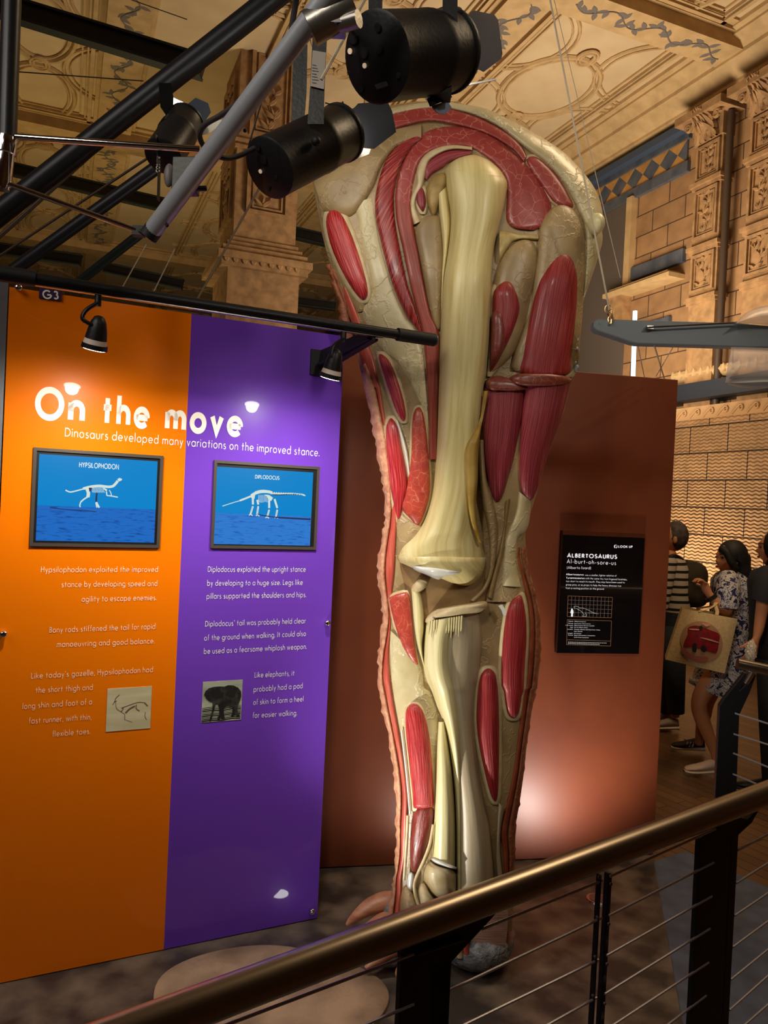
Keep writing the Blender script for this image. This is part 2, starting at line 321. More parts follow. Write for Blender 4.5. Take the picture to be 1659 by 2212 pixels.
# walls and ceiling
CH = 7.4
def wallq(c, a0, a1, z0, z1, axis='a'):
    mb = MB(); mb.add([W(a0, c, z0), W(a1, c, z0), W(a1, c, z1), W(a0, c, z1), W(a0, c+.3, z0), W(a1, c+.3, z0), W(a1, c+.3, z1), W(a0, c+.3, z1)],
        [(0, 1, 2, 3), (4, 7, 6, 5), (0, 4, 5, 1), (3, 2, 6, 7), (0, 3, 7, 4), (1, 5, 6, 2)], [(a0, z0), (a1, z0), (a1, z1), (a0, z1)]*2); return mb
struct(wallq(7.5, -6, 34, -.05, CH+.2), 'wall_right', TERRA)
struct(wallq(-9.3, -6, 34, -.05, CH+.2), 'wall_left', TERRA)
mb = MB(); mb.add([W(34, -9.3, -.05), W(34, 7.8, -.05), W(34, 7.8, CH+.2), W(34, -9.3, CH+.2)], [(0, 1, 2, 3)], [(0, 0), (17, 0), (17, 7.5), (0, 7.5)]); struct(mb, 'wall_back', TERRA)
mb = MB(); mb.add([W(-6, -9.3, -.05), W(-6, 7.8, -.05), W(-6, 7.8, CH+.2), W(-6, -9.3, CH+.2)], [(3, 2, 1, 0)], [(0, 0), (17, 0), (17, 7.5), (0, 7.5)]); struct(mb, 'wall_front', TERRA)
mb = MB(); mb.prism([W(-6, -9, CH), W(-6, 7.5, CH), W(34, 7.5, CH), W(34, -9, CH)], V(0, 0, 1), .2); struct(mb, 'ceiling', PLAST)
HAX = (HD, HN, V(0, 0, 1))
def hb(mb, a0, a1, c0, c1, z0, z1): return mb.box(W((a0+a1)/2, (c0+c1)/2, (z0+z1)/2), (abs(a1-a0)/2, abs(c1-c0)/2, abs(z1-z0)/2), HAX)
def along(mb, a0, a1, c, z, prof):           # a moulding swept along the hall: prof = (dc, dz)
    rows = [[W(a, c+p[0], z+p[1]) for p in prof] for a in (a0, a1)]; return mb.grid(rows)
# cornice of the right wall
mb = MB()
along(mb, -2, 34, 7.5, CH, [(-.62, 0), (-.62, -.05), (-.56, -.07), (-.56, -.10), (-.46, -.13), (-.40, -.20), (-.40, -.25), (-.30, -.27), (-.24, -.33), (-.16, -.36), (-.16, -.40), (-.06, -.42), (-.05, -.46), (0, -.48)])
struct(mb, 'cornice', MOULD)
mb = MB(); hb(mb, -2, 34, 7.33, 7.5, 6.80, 6.90); struct(mb, 'trim_1', mat('blue_band', rgb(62, 74, 92), .6))
mb = MB(); hb(mb, 8.0, 34, 7.44, 7.5, 6.28, 6.42); hb(mb, 8.0, 34, 7.44, 7.5, 6.72, 6.80); hb(mb, 8.0, 9.05, 7.44, 7.5, 5.08, 5.26); hb(mb, 8.2, 9.0, 7.44, 7.5, 4.18, 4.40); struct(mb, 'trim_2', BLUEST)
mb = MB(); mb.m = 0
for i in range(14):                           # diamond tile frieze
    a = 8.05+i*.34
    for k, (pts) in enumerate(([(0, 0), (.17, .15), (0, .3)], [(.34, 0), (.17, .15), (.34, .3)])): mb.m = 0; mb.prism([W(a+p[0], 7.5, 6.42+p[1]) for p in pts], -HN, .03)
    for k, (pts) in enumerate(([(0, 0), (.34, 0), (.17, .15)], [(0, .3), (.17, .15), (.34, .3)])): mb.m = 1; mb.prism([W(a+p[0], 7.5, 6.42+p[1]) for p in pts], -HN, .03)
struct(mb, 'trim_3', [BLUEST, OCHRE], smooth=False)
# the plain dark screen closing an archway
mb = MB(); hb(mb, 9.15, 12.5, 7.46, 7.5, -.02, 6.28); struct(mb, 'wall_recess', mat('grey_brown_screen', rgb(92, 80, 70), .7))
mb = MB(); hb(mb, 9.02, 9.14, 7.40, 7.5, 4.9, 6.3)
for dz in (0, .08): hb(mb, 8.0+dz, 9.35-dz, 7.22+dz*.6, 7.5, 4.86+dz*.6, 4.92+dz*.6)
struct(mb, 'trim_4', MOULD)
mb = MB(); hb(mb, 9.04, 9.3, 7.3, 7.5, 4.5, 4.86); struct(mb, 'trim_5', CARVE)
def leaf(mb, o, ex, ez, en, L_, wd, ang, th=.03, curl=.0):
    """one raised leaf: o base, in the plane ex, ez, out along en"""
    d = ex*cos(ang)+ez*sin(ang); s = np.cross(en, d); n = 7; rows = []
    for i in range(n):
        t = i/(n-1); hw = wd*sin(pi*min(1, t*.93+.07))**.8*(1-.25*t); q = o+d*L_*t+en*(curl*t*t)
        rows.append([q-s*hw, q-s*hw*.55+en*th*.7, q+en*th*(.55 if i % 2 else .75), q+s*hw*.55+en*th*.7, q+s*hw])
    mb.grid(rows)
def carved(mb, o, ex, ez, en, w_, h_, seed=0, th=.035):
    """foliage relief in a sunk frame, o = lower left corner"""
    rnd = random.Random(seed); f = min(w_, h_)*.09
    def bar(x0, x1, y0, y1, t): mb.box(o+ex*(x0+x1)/2+ez*(y0+y1)/2+en*t/2, ((x1-x0)/2, (y1-y0)/2, t/2), (ex, ez, en))
    bar(0, w_, 0, f, th); bar(0, w_, h_-f, h_, th); bar(0, f, f, h_-f, th); bar(w_-f, w_, f, h_-f, th)
    bar(f*1.6, w_-f*1.6, f*1.6, f*2.0, th*.6); bar(f*1.6, w_-f*1.6, h_-f*2.0, h_-f*1.6, th*.6); bar(f*1.6, f*2, f*2, h_-f*2, th*.6); bar(w_-f*2, w_-f*1.6, f*2, h_-f*2, th*.6)
    x0, x1, y0, y1 = f*2.3, w_-f*2.3, f*2.3, h_-f*2.3; n = max(3, int((y1-y0)/((x1-x0)*.42)))
    pts = [o+ex*(w_/2+(x1-x0)*.2*sin(i*pi/1.0+seed))+ez*(y0+(y1-y0)*i/n)+en*th*.3 for i in range(n+1)]; mb.tube(smooth_pts(pts, 5), (x1-x0)*.035, 6)
    for i in range(n+1):
        for sd in (-1, 1):
            q = pts[i]; a = pi/2-sd*rnd.uniform(.6, 1.25); L_ = (x1-x0)*rnd.uniform(.38, .5)
            leaf(mb, q, ex, ez, en, L_, L_*.24, a, th*.9)
            if rnd.random() < .7: leaf(mb, q+ez*L_*.2, ex, ez, en, L_*.7, L_*.18, pi/2-sd*rnd.uniform(.2, .6), th*.9)
    return mb
def pilaster(name, a0, a1, c, bottom=.0):
    mb = MB(); o = lambda a, z, dc=0: W(a, c-dc, z)
    hb(mb, a0, a1, c-.16, c+.1, bottom, 6.45)
    for z in (5.92, 5.1, 4.45): hb(mb, a0-.04, a1+.04, c-.22, c+.1, z, z+.05); hb(mb, a0-.02, a1+.02, c-.19, c+.1, z-.04, z)
    for k, (z0, z1) in enumerate(((5.98, 6.42), (5.24, 5.86), (4.56, 5.04))): carved(mb, W(a1-.03, c-.16, z0), -HD, V(0, 0, 1), -HN, a1-a0-.06, z1-z0, k+3)
    # capital of spreading leaves
    for k in range(3):
        for j in range(5-k % 2):
            a = a0+(a1-a0)*(j+.5)/(5-k % 2); leaf(mb, W(a, c-.20-.03*k, 6.44+k*.08), -HD, V(0, 0, 1), -HN, .21, .055, pi/2+(2-k % 2*.5-j)*.30, .07, .13)
    for sd in (-1, 1):
        cc = (a0+a1)/2-sd*(a1-a0)*.52; mb.tube([W(cc-sd*.06*cos(q*.7)*(1-q/16), c-.30, 6.66+.06*sin(q*.7)*(1-q/16)) for q in range(15)], .022, 6)
    hb(mb, a0-.02, a1+.02, c-.2, c+.1, 6.45, 6.72); hb(mb, a0-.16, a1+.16, c-.4, c+.1, 6.72, 6.82)
    return struct(mb, name, CARVE)
pilaster('pilaster', 7.30, 7.74, 7.5); pilaster('pilaster', 6.45, 6.89, 7.5); pilaster('pilaster', 5.4, 5.84, 7.5)
mb = MB(); mb.tube([W(7.22, 7.36, 2.0), W(7.22, 7.36, 6.7)], .045, 12); struct(mb, 'trim_6', mat('brown_downpipe', rgb(70, 54, 40), .5))
# projecting lower wall of wavy blocks, its rolled top, the dark beam and leaf moulding above
mb = MB(); A0, A1, c0 = 2.0, 7.92, 7.25
mb.add([W(A0, c0, -.03), W(A1, c0, -.03), W(A1, c0, 2.92), W(A0, c0, 2.92), W(A1, 7.5, -.03), W(A1, 7.5, 2.92), W(A0, 7.5, 2.92), W(A0, 7.5, -.03)], [(0, 1, 2, 3), (1, 4, 5, 2), (3, 2, 5, 6), (0, 3, 6, 7), (0, 7, 4, 1), (4, 7, 6, 5)], [(A0, .15), (A1, .15), (A1, 3.1), (A0, 3.1), (A1+.2, .15), (A1+.2, 3.1), (A0, 3.3), (A0-.2, 0)]); struct(mb, 'wall_plinth', WAVY, smooth=False)
mb = MB(); hb(mb, A0, A1+.02, c0-.03, 7.5, 2.92, 3.08)
for i in range(26):                          # running scroll of waves
    a = A1-.1-i*.22
    pts = [W(a+.11-.11*t/9*1.9+0, c0-.04, 2.94+.10*sin(t/9*pi*.7)) for t in range(6)]+[W(a-.02+.045*cos(q*.8+1.2)*(1-q/9), c0-.045, 3.0+.045*sin(q*.8+1.2)*(1-q/9)) for q in range(8)]
    mb.tube(pts, .013, 6)
struct(mb, 'trim_7', mat('scroll_moulding', rgb(190, 150, 104), .7))
mb = MB(); hb(mb, -2, 8.06, 7.1, 7.5, 3.16, 3.36); struct(mb, 'trim_8', mat('dark_blue_beam', rgb(30, 34, 42), .5))
mb = MB(); along(mb, 6.0, 7.99, 7.5, 3.46, [(0, 0), (-.1, 0), (-.14, .03), (-.17, .08), (-.14, .13), (-.08, .15), (0, .15)])
for i in range(16): leaf(mb, W(7.95-i*.12, 7.34, 3.49), -HD, V(0, 0, 1), -HN, .11, .045, pi/2, .025, -.01)
struct(mb, 'trim_9', MOULD)
mb = MB()
for z in (2.54, 2.12): hb(mb, 7.93, 8.4, 7.44, 7.5, z-.09, z+.09)
struct(mb, 'trim_10', BLUEST)
# ceiling mouldings
def rail(mb, a0, a1, c0, c1, w_=.05, d=.06):
    """raised frame moulding round a ceiling panel"""
    for k in range(3):
        o = k*w_*1.4; t = d*(1-.28*k); ww = w_*(1 if k == 0 else .45)
        hb(mb, a0+o, a1-o, c0+o, c0+o+ww, CH-t, CH); hb(mb, a0+o, a1-o, c1-o-ww, c1-o, CH-t, CH); hb(mb, a0+o, a0+o+ww, c0+o, c1-o, CH-t, CH); hb(mb, a1-o-ww, a1-o, c0+o, c1-o, CH-t, CH)
def ring(mb, a, c, ra, rc, q0=0, q1=360, r=.034, n=36):
    for dr in (0, .08):
        mb.tube([W(a+(ra-dr)*cos(radians(q0+(q1-q0)*i/n)), c+(rc-dr)*sin(radians(q0+(q1-q0)*i/n)), CH-.012) for i in range(n+1)], r*(1 if dr == 0 else .6), 6)
def leafstrip(mb, a0, a1, c0, c1, z, ax='a', seed=1):
    """painted vine with leaves on the underside of a beam"""
    rnd = random.Random(seed); n = int((abs(a1-a0) if ax == 'a' else abs(c1-c0))/.11); f = lambda t, s: (a0+(a1-a0)*t, (c0+c1)/2+s*(c1-c0)*.5) if ax == 'a' else ((a0+a1)/2+s*(a1-a0)*.5, c0+(c1-c0)*t)
    v = []
    for i in range(n*4+1):
        t = i/(n*4); v.append(W(*f(t, .45*sin(t*n*1.1)), z-.004))
    mb.tube(v, .008, 5)
    for i in range(n):
        for sd in (-1, 1):
            t = (i+.5)/n; a, c = f(t, .45*sin(t*n*1.1)); g = rnd.uniform(0, 6.28)
            leaf(mb, W(a, c, z-.002), HD, HN, V(0, 0, -1), .13, .035, g, .006)
cols = [(4.9, 6.75), (2.2, 4.2), (-1.2, .15), (-4, -1.9)]
mb = MB(); a0s = [1.2, 7.3, 13.4, 19.5]
for (c0, c1) in cols:
    cc = (c0+c1)/2; hw = (c1-c0)/2
    for a0 in a0s:
        rail(mb, a0, a0+5.6, c0, c1)
        for k in range(4):
            ak = a0+.78+k*1.7-.0
            if ak > a0+5.4: break
            if k < 3: ring(mb, ak+.85, cc, .80, hw*.66)
            for dr in (0, .05): mb.tube([W(ak+(.16-dr)*cos(q*pi/8), cc+(.12-dr*.8)*sin(q*pi/8), CH-.03) for q in range(17)], .02, 6)
            for sd in (-1, 1):
                ring(mb, ak, cc+sd*(hw+.35), .80, hw*1.08, 180+12 if sd > 0 else 12, 360-12 if sd > 0 else 168, .022, 18)
struct(mb, 'trim_11', MOULD)
mb = MB()                                     # cross beams of the ceiling and the beams along it
for a0 in a0s: hb(mb, a0-.46, a0-.04, -9, 7.5, CH-.22, CH); hb(mb, a0-.50, a0, -9, 7.5, CH-.07, CH); hb(mb, a0-.60, a0+.10, -9, 7.5, CH-.03, CH)
for c0 in (.25, 4.3, -1.85): hb(mb, -2, 34, c0, c0+.5, CH-.10, CH); hb(mb, -2, 34, c0-.06, c0+.56, CH-.04, CH)
struct(mb, 'beam', MOULD, smooth=False)
mb = MB()
leafstrip(mb, 6.86, 7.22, 4.9, 7.0, CH-.22, 'c', 3); leafstrip(mb, 7.4, 13.0, 4.34, 4.76, CH-.10, 'a', 4); leafstrip(mb, 7.4, 13.0, .29, .71, CH-.10, 'a', 5); leafstrip(mb, 13.4, 19.0, .29, .71, CH-.10, 'a', 6)
struct(mb, 'trim_12', PAINT)
# the great pier in the hall, its carved upper shaft and ledge, on a plain block
pa, pc = 9.75, 2.05   # overwritten below by the measured spot
q = P(570, 560, 10.0); pc = float(np.dot(q, HN)); pa = float(np.dot(q, HD)); pz = q[2]
mb = MB(); s = .41
hb(mb, pa, pa+.95, pc-s, pc+s, pz, CH)
UB = [(-.02, s+.03), (-.06, s+.08), (-.12, s+.15)]
for k, (dz, g) in enumerate(((.22, .03), (.15, .07), (.08, .12), (.0, .17), (-.09, .13))): hb(mb, pa-g, pa+.95+g, pc-s-g*1.2, pc+s+g*1.2, pz+dz-.09, pz+dz)
hb(mb, pa-.05, pa+1.0, pc-s-.06, pc+s+.06, -.03, pz-.17)
carved(mb, W(pa, pc-.27, pz+.55), HN, V(0, 0, 1), -HD, .56, .75, 11, .05); carved(mb, W(pa, pc-.27, pz+1.55), HN, V(0, 0, 1), -HD, .56, 1.15, 12, .05)
for z in (1.36, 1.44): hb(mb, pa-.03, pa+.98, pc-s-.03, pc+s+.03, pz+z, pz+z+.04)
for z0, z1 in ((.5, 1.3), (1.55, 2.4)): carved(mb, W(pa+.9, pc-s, pz+z0), -HD, V(0, 0, 1), -HN, .75, z1-z0, 13, .04)
for i in range(9): leaf(mb, W(pa-.13, pc-s-.1+i*.115, pz-.14), HN, V(0, 0, 1), -HD, .1, .05, pi/2, .03)
struct(mb, 'pillar', CARVE, angle=30)
# ------------------------------------------------------------------ the orange and purple display board
AZP = radians(64.25); PD = V(sin(AZP), cos(AZP), 0); PN = V(cos(AZP), -sin(AZP), 0); PR = V(-.194, 3.113, 0)
PWD = 1.215; PO = PR-PD*PWD; PB = Board(PO, PD, PN); US = PB.loc(384, 1360)[0]; PH = 2.37
ORANGE = mat('orange_acrylic', rgb(236, 118, 4), .32, spec=.12, coat=.55, coat_r=.02); PURPLE = mat('purple_acrylic', rgb(110, 62, 184), .30, spec=.12, coat=.6, coat_r=.02)
WHITEB = mat('cream_vinyl', rgb(248, 238, 224), .6, spec=.1)
bd = thing('display_board', PB.at(PWD/2, 0), 'tall glossy orange and purple information board headed On the move', 'display board')
mb = MB(); PB.slab(mb, 0, US, .004, PH, -.012, 0); mb.build('orange_panel', ORANGE, bd, smooth=False, label='orange half of the board')
mb = MB(); PB.slab(mb, US, PWD, .004, PH, -.012, 0); mb.build('purple_panel', PURPLE, bd, smooth=False, label='purple half of the board')
mb = MB(); PB.slab(mb, .0, PWD-.01, .0, PH-.01, -.05, -.0125); mb.build('backing', BLACKM, bd, smooth=False)
mb = MB(); PB.slab(mb, -.05, -.004, .0, PH+.02, -.06, .0); mb.build('side_post', mat('grey_metal', rgb(130, 130, 134), .4, .6), bd, smooth=False)
HA, HB = V(74, 899.5), V(524, 939.5)
for wd_, t0, t1 in (('On', 0, .2422), ('the', .3211, .5525), ('move', .6258, 1)): PB.text('heading_word', wd_, HA+(HB-HA)*t0, HA+(HB-HA)*t1, .095, .235, WHITEB, bd, gap=.17)
PB.text('subheading', 'Dinosaurs developed many variations on the improved stance.', (140, 942.5), (690, 985.5), .030, .10, WHITE, bd)
T5 = lambda x, y: (.4581*x, 1150+.4581*y)
rows = [('Hypsilophodon exploited the improved', (193, 188), (745, 186)), ('stance by developing speed and', (290, 258), (742, 252)), ('agility to escape enemies.', (385, 327), (738, 319)),
 ('Bony rods stiffened the tail for rapid', (233, 473), (732, 455)), ('manoeuvring and good balance.', (268, 541), (729, 523)), ("Like today's gazelle, Hypsilophodon had", (147, 690), (721, 658)),
 ('the short thigh and', (168, 757), (437, 742)), ('long shin and foot of a', (106, 833), (434, 810)), ('fast runner, with thin,', (136, 902), (431, 882)), ('flexible toes.', (247, 963), (426, 949))]
CREAMT = mat('pale_orange_lettering', rgb(255, 228, 190), .5)
for t, a, c in rows: PB.text('text_line', t, T5(*a), T5(*c), .0195, .10, CREAMT, bd)
rows = [('Diplodocus exploited the upright stance', (980, 186), (1441, 185)), ('by developing to a huge size. Legs like', (977, 251), (1427, 247)), ('pillars supported the shoulders and hips.', (974, 313), (1444, 305)),
 ("Diplodocus' tail was probably held clear", (967, 444), (1441, 428)), ('of the ground when walking. It could also', (963, 510), (1442, 488)), ('be used as a fearsome whiplash weapon.', (961, 573), (1446, 549)),
 ('Like elephants, it', (1200, 685), (1388, 675)), ('probably had a pad', (1196, 752), (1427, 734)), ('of skin to form a heel', (1194, 813), (1431, 796)), ('for easier walking.', (1191, 875), (1401, 862))]
for t, a, c in rows: PB.text('text_line', t, T5(*a), T5(*c), .0205, .10, WHITE, bd)
def rect(B, x0y0, x1y1):
    a, b_ = B.loc(*x0y0), B.loc(*x1y1); return min(a[0], b_[0]), max(a[0], b_[0]), min(a[1], b_[1]), max(a[1], b_[1])
def quadr(B, pts):
    q = [B.loc(*p) for p in pts]; return (q[0][0]+q[3][0])/2, (q[1][0]+q[2][0])/2, (q[2][1]+q[3][1])/2, (q[0][1]+q[1][1])/2
# the two printed pictures
g = quadr(PB, [(232, 1488), (328, 1482), (324.5, 1573), (228.5, 1580.5)])
pc_ = MB(); PB.slab(pc_, *g, .0, .002); pic = pc_.build('gazelle_picture', mat('pale_print', rgb(206, 196, 160), .5, col2=rgb(190, 178, 138), scale=14, stretch=(.4, .4, 3)), bd, smooth=False, label='faded cream picture of a running gazelle')
gu, gz = g[1]-g[0], g[3]-g[2]; gp = lambda x, y: (g[0]+gu*(x-140)/440, g[2]+gz*(600-y)/430)
mb = MB()
for pts, wd in (([(195, 335), (215, 300), (225, 265), (260, 235)], .0022), ([(210, 305), (235, 295)], .003), ([(225, 310), (235, 370), (270, 400), (320, 435)], .0016), ([(285, 370), (350, 350), (440, 325), (510, 332)], .002), ([(325, 425), (365, 385), (415, 360)], .0055), ([(280, 410), (300, 380), (285, 370)], .003), ([(430, 345), (430, 385), (465, 415)], .003), ([(318, 435), (320, 490)], .0022), ([(320, 490), (395, 520)], .0012), ([(510, 332), (545, 370)], .004), ([(525, 430), (520, 470), (540, 510)], .002)):
    PB.pen(mb, smooth_pts([V(*gp(*q)) for q in pts], 4), wd, .0028)
mb.build('drawing', mat('brown_ink', rgb(110, 76, 62), .6), pic, smooth=False)
g = quadr(PB, [(438, 1474), (524.5, 1467), (520, 1554), (434.5, 1561)])
pc_ = MB(); PB.slab(pc_, *g, 0, .002); pic = pc_.build('elephant_picture', mat('grey_print', rgb(176, 180, 158), .5, col2=rgb(140, 144, 130), scale=9, stretch=(1, 1, 2)), bd, smooth=False, label='black and white picture of a walking elephant')
gu, gz = g[1]-g[0], g[3]-g[2]; ep = lambda x, y: (g[0]+gu*(x-1085)/400, g[2]+gz*(505-y)/420)
mb = MB()
for k in range(9):
    y0 = 350+k*17; PB.pen(mb, [ep(1088, y0+8), ep(1180, y0), ep(1290, y0+10), ep(1390, y0-2), ep(1478, y0+4)], .0018+.0012*(k % 3), .0025)
mb.build('ground', mat('dark_print', rgb(30, 30, 28), .5), pic, smooth=False)
mb = MB(); el = [(1100, 215), (1112, 180), (1150, 150), (1200, 140), (1250, 140), (1300, 145), (1340, 132), (1390, 138), (1440, 165), (1470, 205), (1475, 260), (1455, 330), (1440, 380), (1450, 430), (1470, 460), (1440, 470), (1420, 440), (1400, 465), (1380, 460), (1395, 420), (1390, 370), (1340, 350), (1305, 370), (1305, 430), (1320, 480), (1290, 485), (1275, 460), (1265, 490), (1240, 480), (1260, 420), (1255, 370), (1240, 320), (1215, 330), (1205, 390), (1190, 450), (1178, 495), (1162, 495), (1175, 440), (1188, 380), (1190, 300), (1160, 290), (1130, 265)]
PB.poly(mb, [ep(*q) for q in el], .0032); mb.build('elephant', mat('black_print', rgb(26, 25, 24), .5, col2=rgb(70, 68, 64), scale=40, lo=.5, hi=.8), pic, smooth=False)
for (x, y) in ((704, 1344), (671, 1964), (40, 624), (8, 1368)):
    u, z = PB.loc(x, y); u = max(.02, u); mb = MB(); mb.tube([PB.at(u, z, -.001), PB.at(u, z, .022)], .0085, 12); mb.ell(PB.at(u, z, .022), (.0115, .0115, .006), (PD, V(0, 0, 1), PN), 14, 8); mb.build('fixing_stud', CHROME, bd)
g = quadr(PB, [(84, 622), (133.5, 625), (133, 650), (84, 645)])
sg = thing('bay_sign', PB.at((g[0]+g[1])/2, g[2], .0), 'small dark purple plate lettered G3 at the top of the orange board', 'sign')
mb = MB(); PB.slab(mb, *g, .001, .006); mb.build('plate', mat('dark_purple_plate', rgb(52, 24, 70), .4), sg, smooth=False)
PB.text('lettering', 'G3', (92, 644), (127, 646), .026, .2, WHITE, sg, off=.0075)
# ------------------------------------------------------------------ two screens let into the board
def screen(lab, outer, inner, hz, title, t0, t1, th, dark, bones, wide, col_hi, col_lo):
    o = quadr(PB, outer); i = quadr(PB, inner); mt = thing('video_screen', PB.at((o[0]+o[1])/2, o[2]), lab, 'screen', None)
    FR = mat('grey_screen_frame', rgb(92, 84, 76), .35, .5); f = .011
    mb = MB()
    for (u0, u1, z0, z1) in ((o[0], o[1], o[3]-f, o[3]), (o[0], o[1], o[2], o[2]+f), (o[0], o[0]+f, o[2]+f, o[3]-f), (o[1]-f, o[1], o[2]+f, o[3]-f)): PB.slab(mb, u0, u1, z0, z1, .0005, .009)
    mb.build('frame', FR, mt, smooth=False)
    mb = MB(); PB.slab(mb, o[0]+f, o[1]-f, o[2]+f, o[3]-f, .0005, .003); mb.build('bezel', mat('black_bezel', rgb(20, 18, 18), .4), mt, smooth=False)
    zh = PB.loc(*hz)[1]
    mb = MB(); PB.slab(mb, i[0], i[1], zh, i[3], .0031, .004); sk = mb.build('sky_image', mat('screen_sky', (0, 0, 0), .3, emit=.85, ecol=col_hi), mt, smooth=False)
    m = mat('screen_sand'+title, (0, 0, 0), .3, emit=.8, ecol=col_lo); nt, b, N, L = nodes(m)
    tc = N('TexCoord'); mp = N('Mapping'); mp.inputs['Scale'].default_value = (7, 7, 45); nz = N('TexNoise'); nz.inputs['Scale'].default_value = 4; cr = N('ValToRGB'); L(tc.outputs['Object'], mp.inputs[0]); L(mp.outputs[0], nz.inputs['Vector']); L(nz.outputs[0], cr.inputs[0])
    cr.color_ramp.elements[0].color = dark; cr.color_ramp.elements[1].color = col_lo; cr.color_ramp.elements[0].position = .26; cr.color_ramp.elements[1].position = .46; L(cr.outputs[0], b.inputs['Emission Color'])
    mb = MB(); PB.slab(mb, i[0], i[1], i[2], zh, .0031, .004); mb.build('sand_image', m, mt, smooth=False)
    TXT = mat('screen_white', (0, 0, 0), .4, emit=.9, ecol=(.85, .98, .95, 1)); BON = mat('screen_bone', (0, 0, 0), .4, emit=.8, ecol=(.78, .92, .86, 1)); DRK = mat('screen_shadow', (0, 0, 0), .4, emit=.5, ecol=(.02, .05, .2, 1))
    PB.text('title', title, t0, t1, th, .17, TXT, mt, off=.0045, gap=.12)
    mb = MB(); md = MB()
    for pts, wd, dk in bones(PB):
        q = [V(*PB.loc(*p)) for p in pts]
        if wd == 0: PB.poly(md if dk else mb, [tuple(x) for x in q], .0046, .0003)
        else: PB.pen(md if dk else mb, smooth_pts(q, 4) if len(q) > 2 else q, wd, .0048)
    mb.build('skeleton_image', BON, mt, smooth=False)
    if md.v: md.build('shadow_image', DRK, mt, smooth=False)
    return mt
def hyp(B):
    t = lambda x, y: (40+.20494*x, 950+.20494*y); out = []
    T = lambda l: [t(*q) for q in l]
    out += [(T([(495, 530), (540, 550), (600, 540), (680, 518), (720, 508)]), .0045, 0), (T([(680, 515), (760, 495), (850, 486), (940, 496), (990, 490), (1020, 465), (1045, 432)]), .009, 0), (T([(1040, 415), (1062, 402), (1090, 412), (1085, 428), (1055, 440)]), 0, 0)]
    out += [(T([(720, 515), (735, 560), (730, 605)]), .011, 0), (T([(730, 600), (690, 625), (655, 655)]), .005, 0), (T([(655, 655), (645, 690), (650, 710)]), .004, 0), (T([(825, 560), (820, 600), (818, 655)]), .006, 1), (T([(818, 655), (835, 690), (850, 715)]), .006, 0), (T([(815, 665), (825, 715)]), .004, 0)]
    out += [(T([(890, 500), (935, 525), (925, 545), (895, 520)]), 0, 0), (T([(925, 545), (930, 588)]), .004, 0), (T([(930, 588), (975, 592), (1045, 605)]), .004, 0), (T([(955, 530), (972, 560), (978, 590)]), .003, 0)]
    out += [(T([(740, 505), (775, 505), (770, 540), (745, 545)]), 0, 1)]
    for k in range(9): out.append((T([(780+k*15, 500), (772+k*15, 530), (785+k*15, 556)]), .0018, 0))
    out += [(T([(330, 715), (500, 735), (700, 745), (820, 760)]), .003, 1)]
    return out
def dip(B):
    t = lambda x, y: (430+.1748*x, 980+.1748*y); out = []; T = lambda l: [t(*q) for q in l]
    out += [(T([(285, 648), (400, 610), (500, 580), (590, 548), (640, 530)]), .003, 0), (T([(500, 580), (590, 545), (650, 520)]), .007, 0), (T([(640, 520), (690, 490), (760, 470), (850, 470), (900, 485)]), .011, 0)]
    for k in range(14): out.append((T([(890+k*28, 488+k*1.5), (905+k*28, 478+k*1.6)]), .006, 0))
    out += [(T([(890, 505), (1000, 506), (1150, 500), (1270, 506)]), .005, 1), (T([(890, 496), (1000, 496), (1150, 492), (1280, 505)]), .005, 0), (T([(1270, 500), (1295, 502), (1315, 525), (1280, 520)]), 0, 0)]
    for k in range(12): out.append((T([(690+k*16, 478-14*sin(k/11*pi)), (696+k*16, 462-18*sin(k/11*pi))]), .003, 0))
    out += [(T([(635, 530), (690, 500), (680, 560), (650, 560)]), 0, 0), (T([(800, 505), (860, 510), (910, 545), (885, 585), (855, 570), (835, 530)]), 0, 0)]
    for (a, b_, c, d) in (((660, 560), (662, 628), (632, 745), (632, 760)), ((715, 570), (728, 628), (712, 748), (718, 765)), ((862, 575), (862, 672), (838, 780), (836, 792)), ((928, 560), (962, 672), (945, 780), (948, 792))):
        out += [(T([a, b_]), .008, 0), (T([(b_[0], b_[1]+20), c]), .007, 0), (T([(b_[0]-4, b_[1]+26), (c[0]+2, c[1]-12)]), .002, 1), (T([(d[0]-20, d[1]+2), (d[0], d[1]-10), (d[0]+24, d[1]+6)]), .004, 0)]
    for k in range(8): out.append((T([(735+k*16, 510), (732+k*17, 560), (745+k*15, 600+6*sin(k))]), .0018, 0))
    out += [(T([(700, 742), (900, 775), (1375, 800), (1375, 822), (1000, 800), (750, 765)]), 0, 1)]
    return out
a = lambda x, y: (40+.20494*x, 950+.20494*y); c = lambda x, y: (430+.1748*x, 980+.1748*y)
screen('video screen on the orange board showing a two legged dinosaur skeleton', [a(160, 75), a(1527, 175), a(1480, 1138), a(112, 1120)], [a(220, 147), a(1467, 230), a(1425, 1083), a(180, 1063)], a(820, 712), 'HYPSILOPHODON', a(638, 287), a(1057, 311), .0165, rgb(18, 74, 160), hyp, 0, rgb(0, 140, 216), rgb(34, 116, 212))
s2 = screen('video screen on the purple board showing a long necked dinosaur skeleton', [c(188, 78), c(1485, 165), c(1438, 1188), c(135, 1165)], [c(218, 157), c(1407, 235), c(1365, 1135), c(175, 1118)], c(790, 752), 'DIPLODOCUS', c(692, 306), c(992, 322), .0135, rgb(30, 96, 190), dip, 0, rgb(0, 156, 230), rgb(52, 134, 226))
